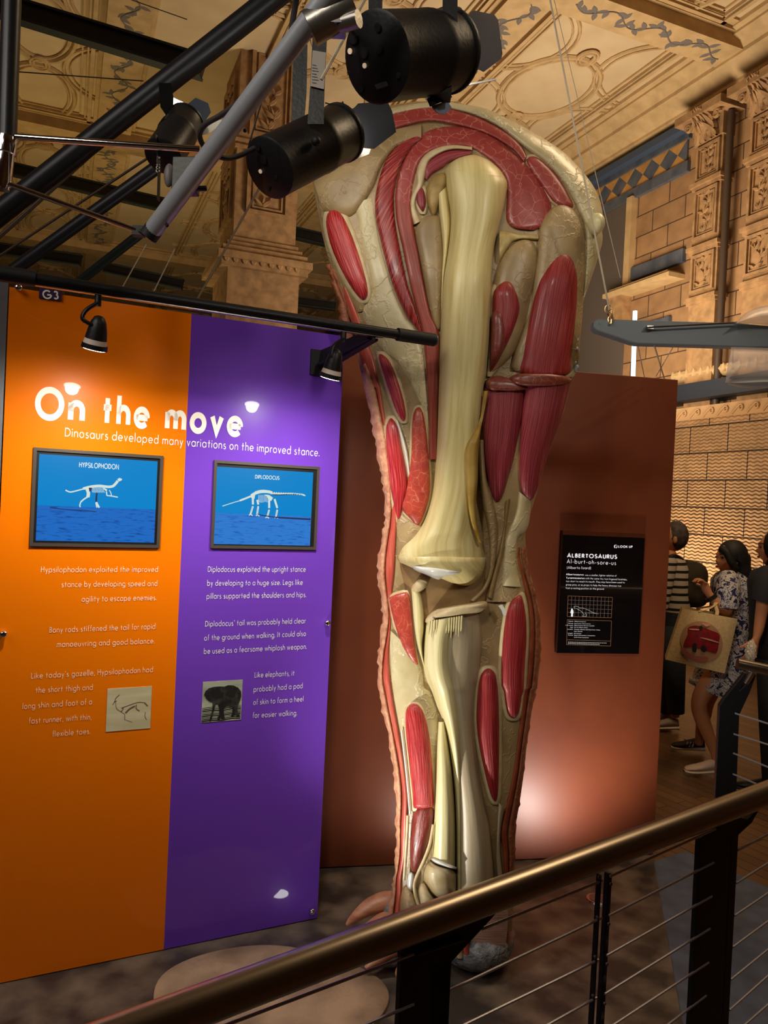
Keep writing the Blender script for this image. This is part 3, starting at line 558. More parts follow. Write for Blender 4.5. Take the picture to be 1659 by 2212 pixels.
# ------------------------------------------------------------------ lighting bar in front of the board with its spotlights
BN = PN*.5; BRB = Board(PO+BN, PD, PN)
bl = [BRB.loc(0, 600), BRB.loc(940, 741)]; zb = (bl[0][1]+bl[1][1])/2+.011; ub = bl[1][0]
lb = thing('lighting_bar', BRB.at(.6, zb), 'long black tube lighting bar running above the orange and purple board', 'lighting bar')
mb = MB(); mb.tube([BRB.at(-.7, zb), BRB.at(ub, zb)], .0168, 20); mb.build('tube', BLACK, lb)
for x0_, x1_ in ((ub-.15, ub-.004), (-.7, BRB.loc(76, 612)[0])): mb = MB(); mb.tube([BRB.at(x0_, zb), BRB.at(x1_, zb)], .0222, 20); mb.build('sleeve', BLACKM, lb)
mb = MB(); mb.tube([BRB.at(ub-.004, zb), BRB.at(ub+.003, zb)], .0185, 20); mb.build('end_cap', mat('grey_cap', rgb(96, 92, 96), .4), lb)
for uu in (PWD-.09,):
    mb = MB(); mb.prism([PB.at(uu-.01, 2.30, .0), PB.at(uu-.01, 2.22, .0), PB.at(uu-.01, zb-.03, .5), PB.at(uu-.01, zb+.01, .5)], PD, .012)
    mb.prism([PB.at(uu-.05, 2.30, .0), PB.at(uu+.05, 2.30, .0), PB.at(uu+.05, 2.20, .0), PB.at(uu-.05, 2.20, .0)], PN, .01); mb.prism([PB.at(uu-.03, 2.235, .02), PB.at(uu+.04, 2.235, .02), PB.at(uu+.02, zb-.028, .48), PB.at(uu-.02, zb-.028, .48)], V(0, 0, 1), .008); mb.build('bracket', BLACKM, lb, smooth=False)
mb = MB(); PB.slab(mb, .04, PWD-.06, zb-.0195, zb-.0165, .492, .508); mb.build('track', STEEL, lb, smooth=False)
EMW = mat('lamp_glow', (1, 1, 1), .3, emit=30, ecol=(1, .96, .88, 1))
def barlamp(x0, y0, x1, y1, lab, power):
    u, z = BRB.loc(x0, y0); u1, z1 = BRB.loc(x1, y1); h = zb-z1
    t = thing('track_spotlight', BRB.at(u1, z1), lab, 'spotlight', 'spotlights on the lighting bar'); k = h/.16
    mb = MB(); mb.tube([BRB.at(u, zb-.02), BRB.at(u, zb-.05*k)], .009*k, 10); mb.tube(smooth_pts([BRB.at(u, zb-.04*k), BRB.at(u-.03*k, zb-.065*k), BRB.at(u-.038*k, zb-.09*k), BRB.at(u1-.018*k, zb-.105*k)], 5), .010*k, 10, flat=.6); mb.build('arm', BLACK, t)
    ax = unit(V(0, 0, -1)+PN*-.32-PD*.10); top = BRB.at(u1, zb-.075*k); bot = top+ax*.088*k
    mb = MB(); pr = [(.0, .006), (.004, .014), (.018, .021), (.04, .026), (.066, .030)]; mb.tube([top+ax*p[0]*k for p in pr], [p[1]*k for p in pr], 18); mb.build('housing', BLACK, t)
    mb = MB(); mb.tube([top+ax*.064*k, top+ax*.082*k], [.029*k, .033*k], 18); mb.build('reflector_ring', mat('pale_ring', rgb(214, 196, 186), .4), t)
    mb = MB(); mb.tube([top+ax*.080*k, top+ax*.094*k], [.035*k, .036*k], 18); mb.build('front_ring', BLACK, t)
    mb = MB(); mb.tube([top+ax*.0945*k, top+ax*.0955*k], .031*k, 18); mb.build('lens', EMW, t)
    spot('track_spotlight_beam', tuple(top+ax*.105*k), tuple(PB.at(u1-.05, 1.15, 0)), power, 150, (1, .95, .86), 1.0, .025)
    return t
barlamp(212, 645, 213, 748, 'black spotlight hanging from the bar over the orange board', 33)
barlamp(742, 727, 726, 812, 'black spotlight hanging from the bar over the purple edge of the board', 33)
# ------------------------------------------------------------------ brown board behind the leg and its label
b0, b1 = fl(702, 1876), fl(1114, 1859); BD = unit(b1-b0); BNn = V(BD[1], -BD[0], 0); BB = Board(b0, BD, BNn); BW = BB.loc(1440, 1300)[0]; BHt = 2.388
BROWN = mat('brown_laminate', rgb(128, 64, 36), .44, spec=.4, col2=rgb(120, 58, 34), scale=4, coat=.16, coat_r=.34)
br_ = thing('brown_board', BB.at(BW/2, 0), 'plain tall reddish brown board standing behind the leg model', 'display board')
mb = MB(); BB.slab(mb, -.35, BW, .004, BHt, -.03, 0); mb.build('face_panel', BROWN, br_, smooth=False, bevel=.003)
mb = MB(); BB.slab(mb, -.33, BW-.02, 0, BHt-.02, -.07, -.0305); mb.build('backing', BLACKM, br_, smooth=False)
LK = lambda x, y: (1195+.12654*x, 1140+.12654*y)
g = quadr(BB, [LK(105, 120), LK(1500, 170), LK(1420, 2140), LK(40, 2110)]); g2 = BB.loc(*LK(800, 68))[1]
ls = thing('species_label', BB.at((g[0]+g[1])/2, g[2], 0), 'black glossy backlit label about Albertosaurus on the brown board', 'sign')
mb = MB(); BB.slab(mb, *g, .001, .03); mb.build('label_plate', mat('black_gloss_plate', rgb(16, 13, 16), .12, coat=.8), ls, smooth=False)
mb = MB(); BB.slab(mb, g[0], g[1], g[3]+.001, g2, .001, .03); mb.build('top_edge', mat('brown_gloss_edge', rgb(84, 42, 22), .3), ls, smooth=False)
LT = mat('backlit_lettering', (.8, .8, .84), .4, emit=.55, ecol=(.9, .88, .95, 1)); LG = mat('backlit_grid', (.4, .35, .3), .4, emit=.08, ecol=(.8, .6, .45, 1)); LO = mat('backlit_orange_line', (.5, .25, .1), .4, emit=.12, ecol=(.8, .42, .2, 1))
tx = lambda nm, s, a, b_, h, w_, gap=.2: BB.text(nm, s, LK(*a), LK(*b_), h, w_, LT, ls, off=.0312, gap=gap)
tx('species_name', 'ALBERTOSAURUS', (235, 502), (1090, 527), .0175, .24, .16); tx('pronunciation', 'Al-burt-oh-sore-us', (232, 603), (1072, 634), .0185, .11, .28); tx('meaning', '(Alberto lizard)', (232, 700), (645, 708), .012, .10)
tx('look_up', 'LOOK UP', (1110, 338), (1355, 342), .0095, .26, .2)
body = [('Albertosaurus', (220, 808), (520, 814), .2), ('was a smaller, lighter relative of', (540, 820), (1080, 832), .1), ('Tyrannosaurus', (220, 868), (535, 874), .2), ('with the same tiny two-fingered forelimbs,', (550, 877), (1262, 897), .1),
 ('too short to reach its mouth. They may have been used to', (218, 925), (1220, 948), .1), ('grasp prey, or as props to help the heavy dinosaur rise', (216, 983), (1160, 1006), .1), ('from a resting position on the ground.', (214, 1042), (872, 1058), .1)]
mb = MB()
def addt(B, mb, st, a_, c_, h, wt, off, gap=.2):
    A_, B_ = B.loc(*a_, off), B.loc(*c_, off); vs, fs, wd = text_geo(st, wt, gap); e = unit(B_-A_); k = np.linalg.norm(B_-A_)/wd; q = V(-e[1], e[0]); mb.add([B.at(*(A_+e*v[0]*k+q*v[1]*h), off) for v in vs], fs)
for s_, a_, c_, w_ in body: addt(BB, mb, s_, LK(*a_), LK(*c_), .0078, w_, .0312)
mb.build('description', LT, ls, smooth=False)
tab = [('Name', (262, 1602), (342, 1604)), ('Albertosaurus', (360, 1605), (560, 1610)), ('Group', (256, 1637), (340, 1640)), ('Saurischia, Carnosauria', (360, 1641), (636, 1647)), ('Full name', (215, 1670), (340, 1673)), ('Albertosaurus libratus (Lambe)', (358, 1673), (702, 1682)), ('Age', (288, 1704), (338, 1705)), ('76-74 million years', (358, 1706), (590, 1712)),
 ('Locality', (244, 1738), (336, 1740)), ('Canada, Alberta, Red Deer River Valley,', (358, 1741), (804, 1752)), ('near Deville', (356, 1773), (496, 1777)), ('Length', (248, 1805), (334, 1808)), ('8.5 metres', (356, 1808), (480, 1812)), ('Period', (256, 1838), (334, 1840)), ('Upper Cretaceous, Campanian,', (356, 1841), (718, 1850)), ('Judith River Formation', (354, 1876), (606, 1882))]
mb = MB()
for s_, a_, c_ in tab: addt(BB, mb, s_, LK(*a_), LK(*c_), .0036, .13, .0312)
for y in (1932, 1956):
    A_ = BB.loc(*LK(208, y)); 
    for k in range(22 if y < 1940 else 18): BB.pen(mb, [BB.loc(*LK(208+k*30, y+k*.75)), BB.loc(*LK(230+k*30, y+.5+k*.75))], .0014, .0312)
mb.build('fact_table', LT, ls, smooth=False)
mb = MB(); ln = lambda pts, w_=.0011: BB.pen(mb, [BB.loc(*LK(*q)) for q in pts], w_, .0312)
def box4(x0, y0, x1, y1, x2, y2, x3, y3): ln([(x0, y0), (x1, y1)]); ln([(x1, y1), (x2, y2)]); ln([(x2, y2), (x3, y3)]); ln([(x3, y3), (x0, y0)])
box4(208, 1150, 960, 1175, 942, 1520, 194, 1498); box4(196, 1550, 945, 1573, 928, 1998, 182, 1975); ln([(188, 1892), (934, 1915)]); mb.build('border_lines', LO, ls, smooth=False)
mb = MB()
for k in range(1, 12): x = 208+k*62.6; ln([(x, 1152+k*2), (x-15, 1499+k*2)], .0007)
for k in range(1, 5): y = 1150+k*69; ln([(208-k*2.5, y), (958-k*4, y+24)], .0007)
mb.build('scale_grid', LG, ls, smooth=False)
mb = MB(); ln([(305, 1330), (335, 1322), (375, 1330), (400, 1350), (470, 1356), (540, 1385), (620, 1425), (725, 1456), (600, 1440), (495, 1436), (525, 1470), (520, 1498)], .0011); ln([(305, 1330), (318, 1360), (350, 1362), (400, 1390), (450, 1425), (480, 1465), (455, 1495), (520, 1496)], .0011); ln([(370, 1380), (395, 1392)]); mb.build('dinosaur_outline', mat('outline_white', (.6, .7, .65), .4, emit=.25, ecol=(.75, .95, .85, 1)), ls, smooth=False)
mb = MB(); BB.poly(mb, [BB.loc(*LK(*q)) for q in ((258, 1500), (262, 1440), (246, 1440), (255, 1395), (262, 1385), (264, 1368), (275, 1362), (286, 1370), (286, 1386), (298, 1398), (298, 1445), (290, 1450), (290, 1500))], .0312); u, z = BB.loc(*LK(1014, 313)); BB.poly(mb, [(u+.0088*cos(k*pi/14), z+.0088*sin(k*pi/14)) for k in range(28)], .0312); mb.build('white_figures', LT, ls, smooth=False)
mb = MB(); BB.poly(mb, [BB.loc(*LK(*q)) for q in ((1000, 348), (1012, 318), (992, 320), (1018, 282), (1040, 312), (1024, 316), (1014, 350))], .0325, .0005); mb.build('arrow', BLACKM, ls, smooth=False)
# ------------------------------------------------------------------ the giant sectioned leg model
def c2(*q): return [(500+.39783*x, .39783*y) for x, y in q]
def c3(*q): return [(1000+.39723*x, .39723*y) for x, y in q]
def c4(*q): return [(640+.42194*x, 300+.42194*y) for x, y in q]
def c5(*q): return [(700+.33153*x, 950+.33153*y) for x, y in q]
def c6(*q): return [(700+.33153*x, 1450+.33153*y) for x, y in q]
def fibre(name, dark, mid, hi, su=230, sv=6, rough=.36, bump=1, lo=.30, md=.50, hh=.72, coat=.2):
    m = bpy.data.materials.new(name); m.use_nodes = True; nt, b, N, L = nodes(m); tc = N('TexCoord'); mp = N('Mapping'); mp.inputs['Scale'].default_value = (su, sv, 1); L(tc.outputs['UV'], mp.inputs[0])
    nz = N('TexNoise'); nz.inputs['Scale'].default_value = 1; nz.inputs['Detail'].default_value = 5; nz.inputs['Roughness'].default_value = .6; L(mp.outputs[0], nz.inputs['Vector'])
    cr = N('ValToRGB'); e = cr.color_ramp.elements; e[0].position = lo; e[0].color = dark; e[1].position = hh; e[1].color = hi; q = e.new(md); q.color = mid
    L(nz.outputs[0], cr.inputs[0]); L(cr.outputs[0], b.inputs['Base Color']); b.inputs['Roughness'].default_value = rough; b.inputs['Coat Weight'].default_value = coat; b.inputs['Coat Roughness'].default_value = .2
    bp = N('Bump'); bp.inputs['Strength'].default_value = bump; bp.inputs['Distance'].default_value = .004; L(nz.outputs[0], bp.inputs['Height']); L(bp.outputs[0], b.inputs['Normal']); return m
def cracked(name, base, line, sc=26, wid=.06, base2=None, bump=.5):
    m = bpy.data.materials.new(name); m.use_nodes = True; nt, b, N, L = nodes(m); tc = N('TexCoord'); nz = N('TexNoise'); nz.inputs['Scale'].default_value = 14; L(tc.outputs['Object'], nz.inputs['Vector'])
    mx = N('Mix'); mx.data_type = 'VECTOR'; mx.inputs[0].default_value = .06; L(tc.outputs['Object'], mx.inputs[4]); L(nz.outputs['Color'], mx.inputs[5])
    vo = N('TexVoronoi'); vo.feature = 'DISTANCE_TO_EDGE'; vo.inputs['Scale'].default_value = sc; L(mx.outputs[1], vo.inputs['Vector'])
    cr = N('ValToRGB'); cr.color_ramp.elements[0].color = line; cr.color_ramp.elements[1].color = base; cr.color_ramp.elements[0].position = .0; cr.color_ramp.elements[1].position = wid; L(vo.outputs['Distance'], cr.inputs[0])
    n2 = N('TexNoise'); n2.inputs['Scale'].default_value = 30; n2.inputs['Detail'].default_value = 5; L(tc.outputs['Object'], n2.inputs['Vector'])
    m2 = N('Mix'); m2.data_type = 'RGBA'; m2.inputs[7].default_value = base2 or base; c2_ = N('ValToRGB'); c2_.color_ramp.elements[0].position = .45; c2_.color_ramp.elements[1].position = .7; L(n2.outputs[0], c2_.inputs[0]); L(c2_.outputs[0], m2.inputs[0]); L(cr.outputs[0], m2.inputs[6]); L(m2.outputs[2], b.inputs['Base Color'])
    b.inputs['Roughness'].default_value = .38; b.inputs['Coat Weight'].default_value = .2; b.inputs['Coat Roughness'].default_value = .25
    bp = N('Bump'); bp.inputs['Strength'].default_value = bump; bp.inputs['Distance'].default_value = .003; L(n2.outputs[0], bp.inputs['Height']); L(bp.outputs[0], b.inputs['Normal']); return m
def veined(name, c1, c2_, line, sc=7, rough=.42, bump=.7):
    m = bpy.data.materials.new(name); m.use_nodes = True; nt, b, N, L = nodes(m); tc = N('TexCoord'); nz = N('TexNoise'); nz.inputs['Scale'].default_value = 9; nz.inputs['Detail'].default_value = 6; L(tc.outputs['Object'], nz.inputs['Vector'])
    mx = N('Mix'); mx.data_type = 'VECTOR'; mx.inputs[0].default_value = .30; L(tc.outputs['Object'], mx.inputs[4]); L(nz.outputs['Color'], mx.inputs[5])
    mp = N('Mapping'); mp.inputs['Scale'].default_value = (1.7, 1, .8); L(mx.outputs[1], mp.inputs[0]); vo = N('TexVoronoi'); vo.feature = 'DISTANCE_TO_EDGE'; vo.inputs['Scale'].default_value = sc; L(mp.outputs[0], vo.inputs['Vector'])
    cr = N('ValToRGB'); cr.color_ramp.elements[0].color = c1; cr.color_ramp.elements[1].color = c2_; cr.color_ramp.elements[0].position = .35; cr.color_ramp.elements[1].position = .68; L(nz.outputs[0], cr.inputs[0])
    c3_ = N('ValToRGB'); c3_.color_ramp.elements[0].position = 0; c3_.color_ramp.elements[0].color = (.32, .32, .32, 1); c3_.color_ramp.elements[1].position = .06; c3_.color_ramp.elements[1].color = (0, 0, 0, 1); L(vo.outputs['Distance'], c3_.inputs[0])
    m2 = N('Mix'); m2.data_type = 'RGBA'; m2.inputs[7].default_value = line; L(c3_.outputs[0], m2.inputs[0]); L(cr.outputs[0], m2.inputs[6]); L(m2.outputs[2], b.inputs['Base Color'])
    ad = N('Math'); ad.operation = 'MULTIPLY_ADD'; ad.inputs[1].default_value = .8; L(c3_.outputs[0], ad.inputs[0]); L(nz.outputs[0], ad.inputs[2])
    bp = N('Bump'); bp.inputs['Strength'].default_value = bump; bp.inputs['Distance'].default_value = .008; L(ad.outputs[0], bp.inputs['Height']); L(bp.outputs[0], b.inputs['Normal']); b.inputs['Roughness'].default_value = rough; b.inputs['Coat Weight'].default_value = .15; b.inputs['Coat Roughness'].default_value = .3; return m
RED = fibre('red_muscle', rgb(104, 14, 18), rgb(150, 32, 36), rgb(186, 72, 66), 240, 5, .45)
REDL = fibre('bright_muscle', rgb(108, 10, 14), rgb(176, 34, 38), rgb(226, 110, 100), 220, 7)
DRED = fibre('dark_red_muscle', rgb(84, 8, 14), rgb(138, 22, 28), rgb(214, 110, 92), 200, 7, .26)
PRED = fibre('purple_red_muscle', rgb(104, 24, 34), rgb(142, 44, 54), rgb(168, 84, 86), 240, 4, .45)
BRRED = fibre('brown_red_muscle', rgb(122, 42, 28), rgb(146, 56, 42), rgb(168, 84, 64), 140, 5, .45)
CUT = cracked('cut_muscle', rgb(154, 60, 54), rgb(198, 128, 110), 24, .03, rgb(146, 52, 48))
CUTB = cracked('cut_muscle_bright', rgb(178, 66, 48), rgb(208, 124, 98), 34, .03, rgb(158, 52, 42), .9)
BONE = fibre('bone', rgb(178, 154, 92), rgb(210, 192, 132), rgb(224, 212, 160), 34, 2.2, .42, .25, .25, .5, .75, .1)
BONEL = fibre('pale_bone', rgb(190, 170, 112), rgb(216, 204, 152), rgb(230, 222, 180), 60, 2.5, .4, .5, .25, .5, .75, .15)
SHADEB = fibre('shade_grey_bone', rgb(150, 132, 104), rgb(172, 156, 128), rgb(184, 170, 146), 60, 2.5, .45, .25, .25, .5, .75, .05)  # bone greyed so its colour carries the shade right of the shin ridge
TAN = veined('tan_fascia', rgb(140, 116, 78), rgb(168, 142, 100), rgb(188, 160, 118))
PALE = veined('pale_fascia', rgb(184, 166, 122), rgb(206, 192, 150), rgb(222, 208, 172), 6, .35, .9)
RIM = mat('pale_tendon', rgb(190, 168, 126), .4, coat=.15, col2=rgb(206, 188, 148), scale=30, bump=.3)
WCART = mat('white_cartilage', rgb(222, 222, 214), .22, coat=.5)
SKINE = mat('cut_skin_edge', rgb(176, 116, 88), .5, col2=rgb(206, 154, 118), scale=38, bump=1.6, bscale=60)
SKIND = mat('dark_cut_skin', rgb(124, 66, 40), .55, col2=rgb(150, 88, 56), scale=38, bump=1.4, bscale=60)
FAT = fibre('red_flesh_strip', rgb(160, 62, 46), rgb(186, 80, 62), rgb(206, 120, 96), 60, 5, .4, .5)
SCALE_ = mat('grey_scaly_skin', rgb(92, 92, 96), .55, col2=rgb(140, 140, 140), scale=26, bump=3, bscale=42)
CLAW = mat('pink_claw', rgb(190, 136, 102), .4, col2=rgb(164, 104, 74), scale=16, stretch=(1, 1, 4), bump=.2, coat=.2)
left = [(218, 905), (226, 850), (240, 790), (262, 745), (300, 705), (340, 684), (380, 674), (430, 681), (480, 691), (536, 703), (595, 720), (650, 742), (713, 766), (785, 775)]+[(y, x) for x, y in [(785, 827), (800, 890), (811, 950), (819, 1000), (829, 1049), (833, 1099), (831, 1136), (823, 1182), (816, 1232), (823, 1281), (828, 1325), (824, 1364), (819, 1414), (818, 1464), (820, 1500), (828, 1540), (839, 1583), (849, 1649), (856, 1715), (857, 1781), (856, 1848), (852, 1898), (846, 1935), (838, 1975), (838, 2040)]]
right = [(218, 990), (226, 1000), (234, 1048), (258, 1099), (290, 1159), (326, 1214), (365, 1254), (409, 1286), (449, 1300), (485, 1304), (520, 1299), (545, 1292), (587, 1281), (629, 1264), (667, 1252), (722, 1249), (806, 1235), (827, 1233), (891, 1218), (960, 1189), (1016, 1174), (1056, 1161), (1109, 1146), (1156, 1134), (1202, 1138), (1242, 1146), (1281, 1157), (1331, 1167), (1381, 1169), (1431, 1167), (1480, 1161), (1523, 1151), (1609, 1138), (1675, 1131), (1732, 1123), (1781, 1114), (1848, 1113), (1888, 1111), (1950, 1108), (2040, 1106)]
LY, LX = zip(*left); RY, RX = zip(*right)
xl = lambda y: float(np.interp(y, LY, LX)); xr = lambda y: float(np.interp(y, RY, RX))
DLEG = lambda y: 2.98-.10*min(1, max(0, (y-1500)/550))
BF = lambda y: float(np.interp(y, [218, 260, 340, 600, 900, 1150, 1250, 1400, 1700, 1900, 2040], [.01, .05, .09, .115, .10, .07, .07, .08, .075, .065, .06]))
BK = lambda y: float(np.interp(y, [218, 260, 340, 600, 900, 1150, 1250, 1400, 1700, 1900, 2040], [.02, .1, .18, .26, .24, .18, .17, .18, .16, .15, .15]))
def front(x, y):
    a, b_ = xl(y), xr(y); t = (2*x-a-b_)/max(1, b_-a); t = max(-1, min(1, t)); return BF(y)*(1-abs(t)**2.6)**.62
LEGO = P(960, 2090, 2.93); LEGO[2] = 0
leg = thing('leg_model', LEGO, 'giant cutaway dinosaur leg model showing bones and red muscles', 'anatomical model')
ys = list(range(219, 300, 6))+list(range(300, 2041, 12)); mt_ = 30
rows = []; back = []
for y in ys:
    a, b_ = xl(y), xr(y); r = []; k = []
    for i in range(mt_+1):
        t = -cos(pi*i/mt_); x = (a+b_)/2+(b_-a)/2*t; r.append(P(x, y, DLEG(y)-BF(y)*(1-abs(t)**2.6)**.62))
        k.append(P(x, y, DLEG(y)+BK(y)*max(0, 1-t*t)**.5))
    rows.append(r); back.append(k)
mb = MB(); mb.grid(rows); mb.build('fascia', TAN, leg, angle=180)
mb = MB(); mb.grid(back); mb.build('skin', SCALE_, leg, angle=180)
def sheet(name, Lp, Rp, m, h=.02, base=-.006, n=None, M_=16, par=None, p=3.0, q=.5, ends=(0, 0), fib=0, scal=0, sm=True, label=None, hfn=None, sc_l=True):
    """a raised strip of flesh or bone between a left and a right outline, bulging out of the leg"""
    if len(Lp) != len(Rp): raise ValueError(name)
    Ls, Rs = [np.array(smooth_pts([V(*w_) for w_ in S], 6)) if sm else np.array(S, float) for S in (Lp, Rp)]
    N_ = len(Ls); rows = []; uvs = []; wmax = max(np.linalg.norm(Ls-Rs, axis=1)); v = 0
    for i in range(N_):
        l, r_ = Ls[i].copy(), Rs[i].copy()
        if scal:
            d = unit(l-r_); amp = scal*(abs(sin(i*2.1))+.5*sin(i*.9)+.4*sin(i*3.7)); 
            if sc_l: l = l+d*amp
            else: r_ = r_-d*amp
        if i: v += np.linalg.norm((Ls[i]+Rs[i]-Ls[i-1]-Rs[i-1])/2)
        wd = np.linalg.norm(l-r_); e = 1.0
        f0, f1 = i/(N_-1), 1-i/(N_-1)
        if ends[0]: e *= (1-max(0, 1-f0/ends[0])**2)**.5
        if ends[1]: e *= (1-max(0, 1-f1/ends[1])**2)**.5
        hh = h*min(1, (wd/wmax)**.5*1.15)*e; ro = []; uo = []
        for k in range(M_+1):
            t = -cos(pi*k/M_); pt = (l+r_)/2+(r_-l)/2*t; x, y = pt
            pr = (1-abs(t)**p)**q
            z = front(x, y)+base+(hh-base)*pr if e > 0 else front(x, y)+base
            if hfn: z += hfn(t, f0)
            ro.append(P(x, y, DLEG(y)-z)); U, V_ = t*wd/2*.00178, v*.00178; uo.append((U*cos(fib)-V_*sin(fib), U*sin(fib)+V_*cos(fib)))
        rows.append(ro); uvs.append(uo)
    mb = MB(); mb.grid(rows, uvs); return mb.build(name, m, par or leg, angle=180, label=label)
def rowsplit(pts, grow=0):
    S = np.array(smooth_pts([V(*q) for q in pts], 8, closed=True)); y0, y1 = S[:, 1].min(), S[:, 1].max(); n = int(max(10, min(60, (y1-y0)/9))); Ls = []; Rs = []
    for i in range(n+1):
        y = y0+(y1-y0)*(.5-.5*cos(pi*i/n)); y = min(max(y, y0+.05), y1-.05); xs = []
        for k in range(len(S)):
            a, b_ = S[k], S[(k+1) % len(S)]
            if (a[1]-y)*(b_[1]-y) <= 0 and a[1] != b_[1]: xs.append(a[0]+(b_[0]-a[0])*(y-a[1])/(b_[1]-a[1]))
        yy = y+grow*((y-(y0+y1)/2)/((y1-y0)/2))
        Ls.append((min(xs)-grow, yy)); Rs.append((max(xs)+grow, yy))
    return Ls, Rs
def blob(name, pts, m, h=.02, rim=0, label=None, p=3.0, q=.48, fib=0, base=-.006, rimm=None, ends=(0, 0), M_=14):
    Ls, Rs = rowsplit(pts); o = sheet(name, Ls, Rs, m, h, base, None, M_, None, p, q, ends, fib, 0, False, label)
    if rim:
        Ls, Rs = rowsplit(pts, rim); sheet('sheath_rim', Ls, Rs, rimm or RIM, h*.45, -.004, None, 12, o, 4, .5, (0, 0), 0, 0, False)
    return o
# skin edges and flesh strips along both sides
skl = [(785, 785), (788, 827), (800, 890), (811, 950), (819, 1000), (829, 1049), (833, 1099), (831, 1136), (823, 1182), (816, 1232), (823, 1281), (828, 1325), (824, 1364), (819, 1414), (818, 1464), (824, 1516), (839, 1583), (849, 1649), (856, 1715), (857, 1781), (856, 1848), (852, 1898), (846, 1935), (838, 1990)]
fa = [(791, 785), (808, 827), (822, 890), (835, 950), (841, 1000), (845, 1049), (846, 1099), (843, 1136), (836, 1182), (832, 1232), (836, 1281), (841, 1325), (838, 1364), (830, 1414), (827, 1464), (836, 1516), (849, 1583), (861, 1649), (868, 1715), (866, 1781), (865, 1848), (857, 1898), (855, 1935), (849, 1990)]
fb = [(797, 785), (818, 827), (830, 890), (839, 950), (848, 1000), (856, 1049), (859, 1099), (857, 1136), (855, 1182), (853, 1232), (847, 1281), (845, 1325), (843, 1364), (840, 1414), (843, 1464), (850, 1516), (862, 1583), (872, 1649), (880, 1715), (880, 1781), (876, 1848), (868, 1898), (868, 1935), (862, 1990)]
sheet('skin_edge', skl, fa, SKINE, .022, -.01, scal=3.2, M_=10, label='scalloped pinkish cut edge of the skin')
sheet('flesh_strip', fa, fb, FAT, .014, -.006, M_=8)
R1 = c5((1255, 700), (1250, 780), (1285, 900), (1325, 1050), (1338, 1200), (1332, 1400), (1318, 1600))+c6((1295, 130), (1280, 300), (1255, 500), (1225, 700), (1180, 900), (1150, 1050), (1165, 1180), (1175, 1330), (1170, 1500))
R2 = [(xr(y)-2, y) for x, y in R1]; Rm = [(a[0]*.5+b_[0]*.5, a[1]) for a, b_ in zip(R1, R2)]
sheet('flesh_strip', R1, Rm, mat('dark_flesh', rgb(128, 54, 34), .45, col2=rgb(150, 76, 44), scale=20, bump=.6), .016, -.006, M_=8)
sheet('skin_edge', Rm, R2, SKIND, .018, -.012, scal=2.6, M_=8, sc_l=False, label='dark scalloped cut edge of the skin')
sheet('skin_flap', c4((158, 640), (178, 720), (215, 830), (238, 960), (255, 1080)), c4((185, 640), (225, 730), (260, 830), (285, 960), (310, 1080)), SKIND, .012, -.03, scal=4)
sheet('flesh_strip', c4((235, 760), (265, 880), (300, 1000), (325, 1130), (360, 1260)), c4((255, 760), (300, 860), (345, 980), (400, 1130), (430, 1280)), FAT, .012, -.01)
# hip: pale outer rim, cracked cut muscles, arch
sheet('hip_rim', [(745, 268), (850, 232), (950, 219), (1000, 225), (1048, 234), (1099, 258), (1159, 290), (1214, 326), (1254, 365), (1286, 409), (1300, 449), (1303, 490)], [(752, 300), (848, 250), (945, 234), (990, 240), (1037, 255), (1085, 281), (1128, 316), (1175, 352), (1212, 392), (1238, 432), (1256, 470), (1270, 500)], PALE, .035, -.01, p=2.4)
mb = MB(); kc = P(1288, 484, 2.90); mb.ell(kc, (.030, .05, .038)); mb.build('bone_knob', BONEL, leg)
sheet('cut_muscle', c2((800, 650), (880, 612), (1000, 580), (1090, 576), (1200, 592), (1350, 640), (1500, 722), (1575, 790), (1602, 845)), c2((800, 730), (890, 702), (1000, 672), (1100, 660), (1200, 678), (1300, 700), (1420, 745), (1530, 815), (1585, 880)), CUT, .024, -.006, p=4, q=.4)
blob('cut_muscle', c4((1175, 110), (1210, 88), (1260, 110), (1340, 190), (1400, 290), (1420, 350), (1360, 345), (1310, 318), (1265, 255), (1212, 180)), CUT, .026, 4, p=4, q=.4)
sheet('hip_fascia', c4((90, 220), (220, 130), (330, 60), (420, -40), (520, -60), (640, -80)), c4((140, 380), (280, 400), (390, 260), (440, 140), (520, 40), (640, 10)), TAN, .03, -.01)
sheet('fibrous_muscle', c4((640, 1000), (590, 940), (560, 900), (500, 770), (460, 640), (430, 520), (405, 400), (403, 300), (430, 180), (470, 90), (530, 25), (610, -20)), c4((642, 985), (625, 920), (600, 830), (570, 740), (540, 600), (515, 470), (502, 360), (505, 260), (532, 150), (575, 70), (610, 30), (650, 0)), DRED, .026, -.006, p=5, fib=.7, label='dark red muscle with slanting fibres')
arch = [((680, 1640), (720, 1640)), ((678, 1400), (725, 1400)), ((662, 1150), (731, 1150)), ((645, 1000), (732, 990)), ((608, 850), (690, 900)), ((572, 700), (655, 740)), ((543, 560), (628, 590)), ((513, 420), (606, 470)), ((505, 310), (590, 340)), ((516, 210), (600, 230)), ((546, 115), (632, 120)), ((600, 10), (690, 65)), ((690, -48), (780, 42)), ((806, -66), (872, 40)), ((925, -52), (950, 78)), ((1030, 0), (1020, 135)), ((1130, 80), (1068, 200)), ((1212, 165), (1078, 270)), ((1275, 255), (1074, 360)), ((1308, 345), (1076, 420)), ((1290, 430), (1110, 455)), ((1225, 466), (1165, 464))]
ao = [a for a, b_ in arch]; ai = [b_ for a, b_ in arch]
sheet('deep_muscle', c4(*ao[:9]), c4(*ai[:9]), BRRED, .026, -.006, p=6, q=.4, label='brownish red strap muscle beside the thigh bone')
sheet('arching_muscle', c4(*ao[7:]), c4(*ai[7:]), CUT, .018, -.006, p=4, q=.4, label='pale red cut muscle arching over the thigh bone')
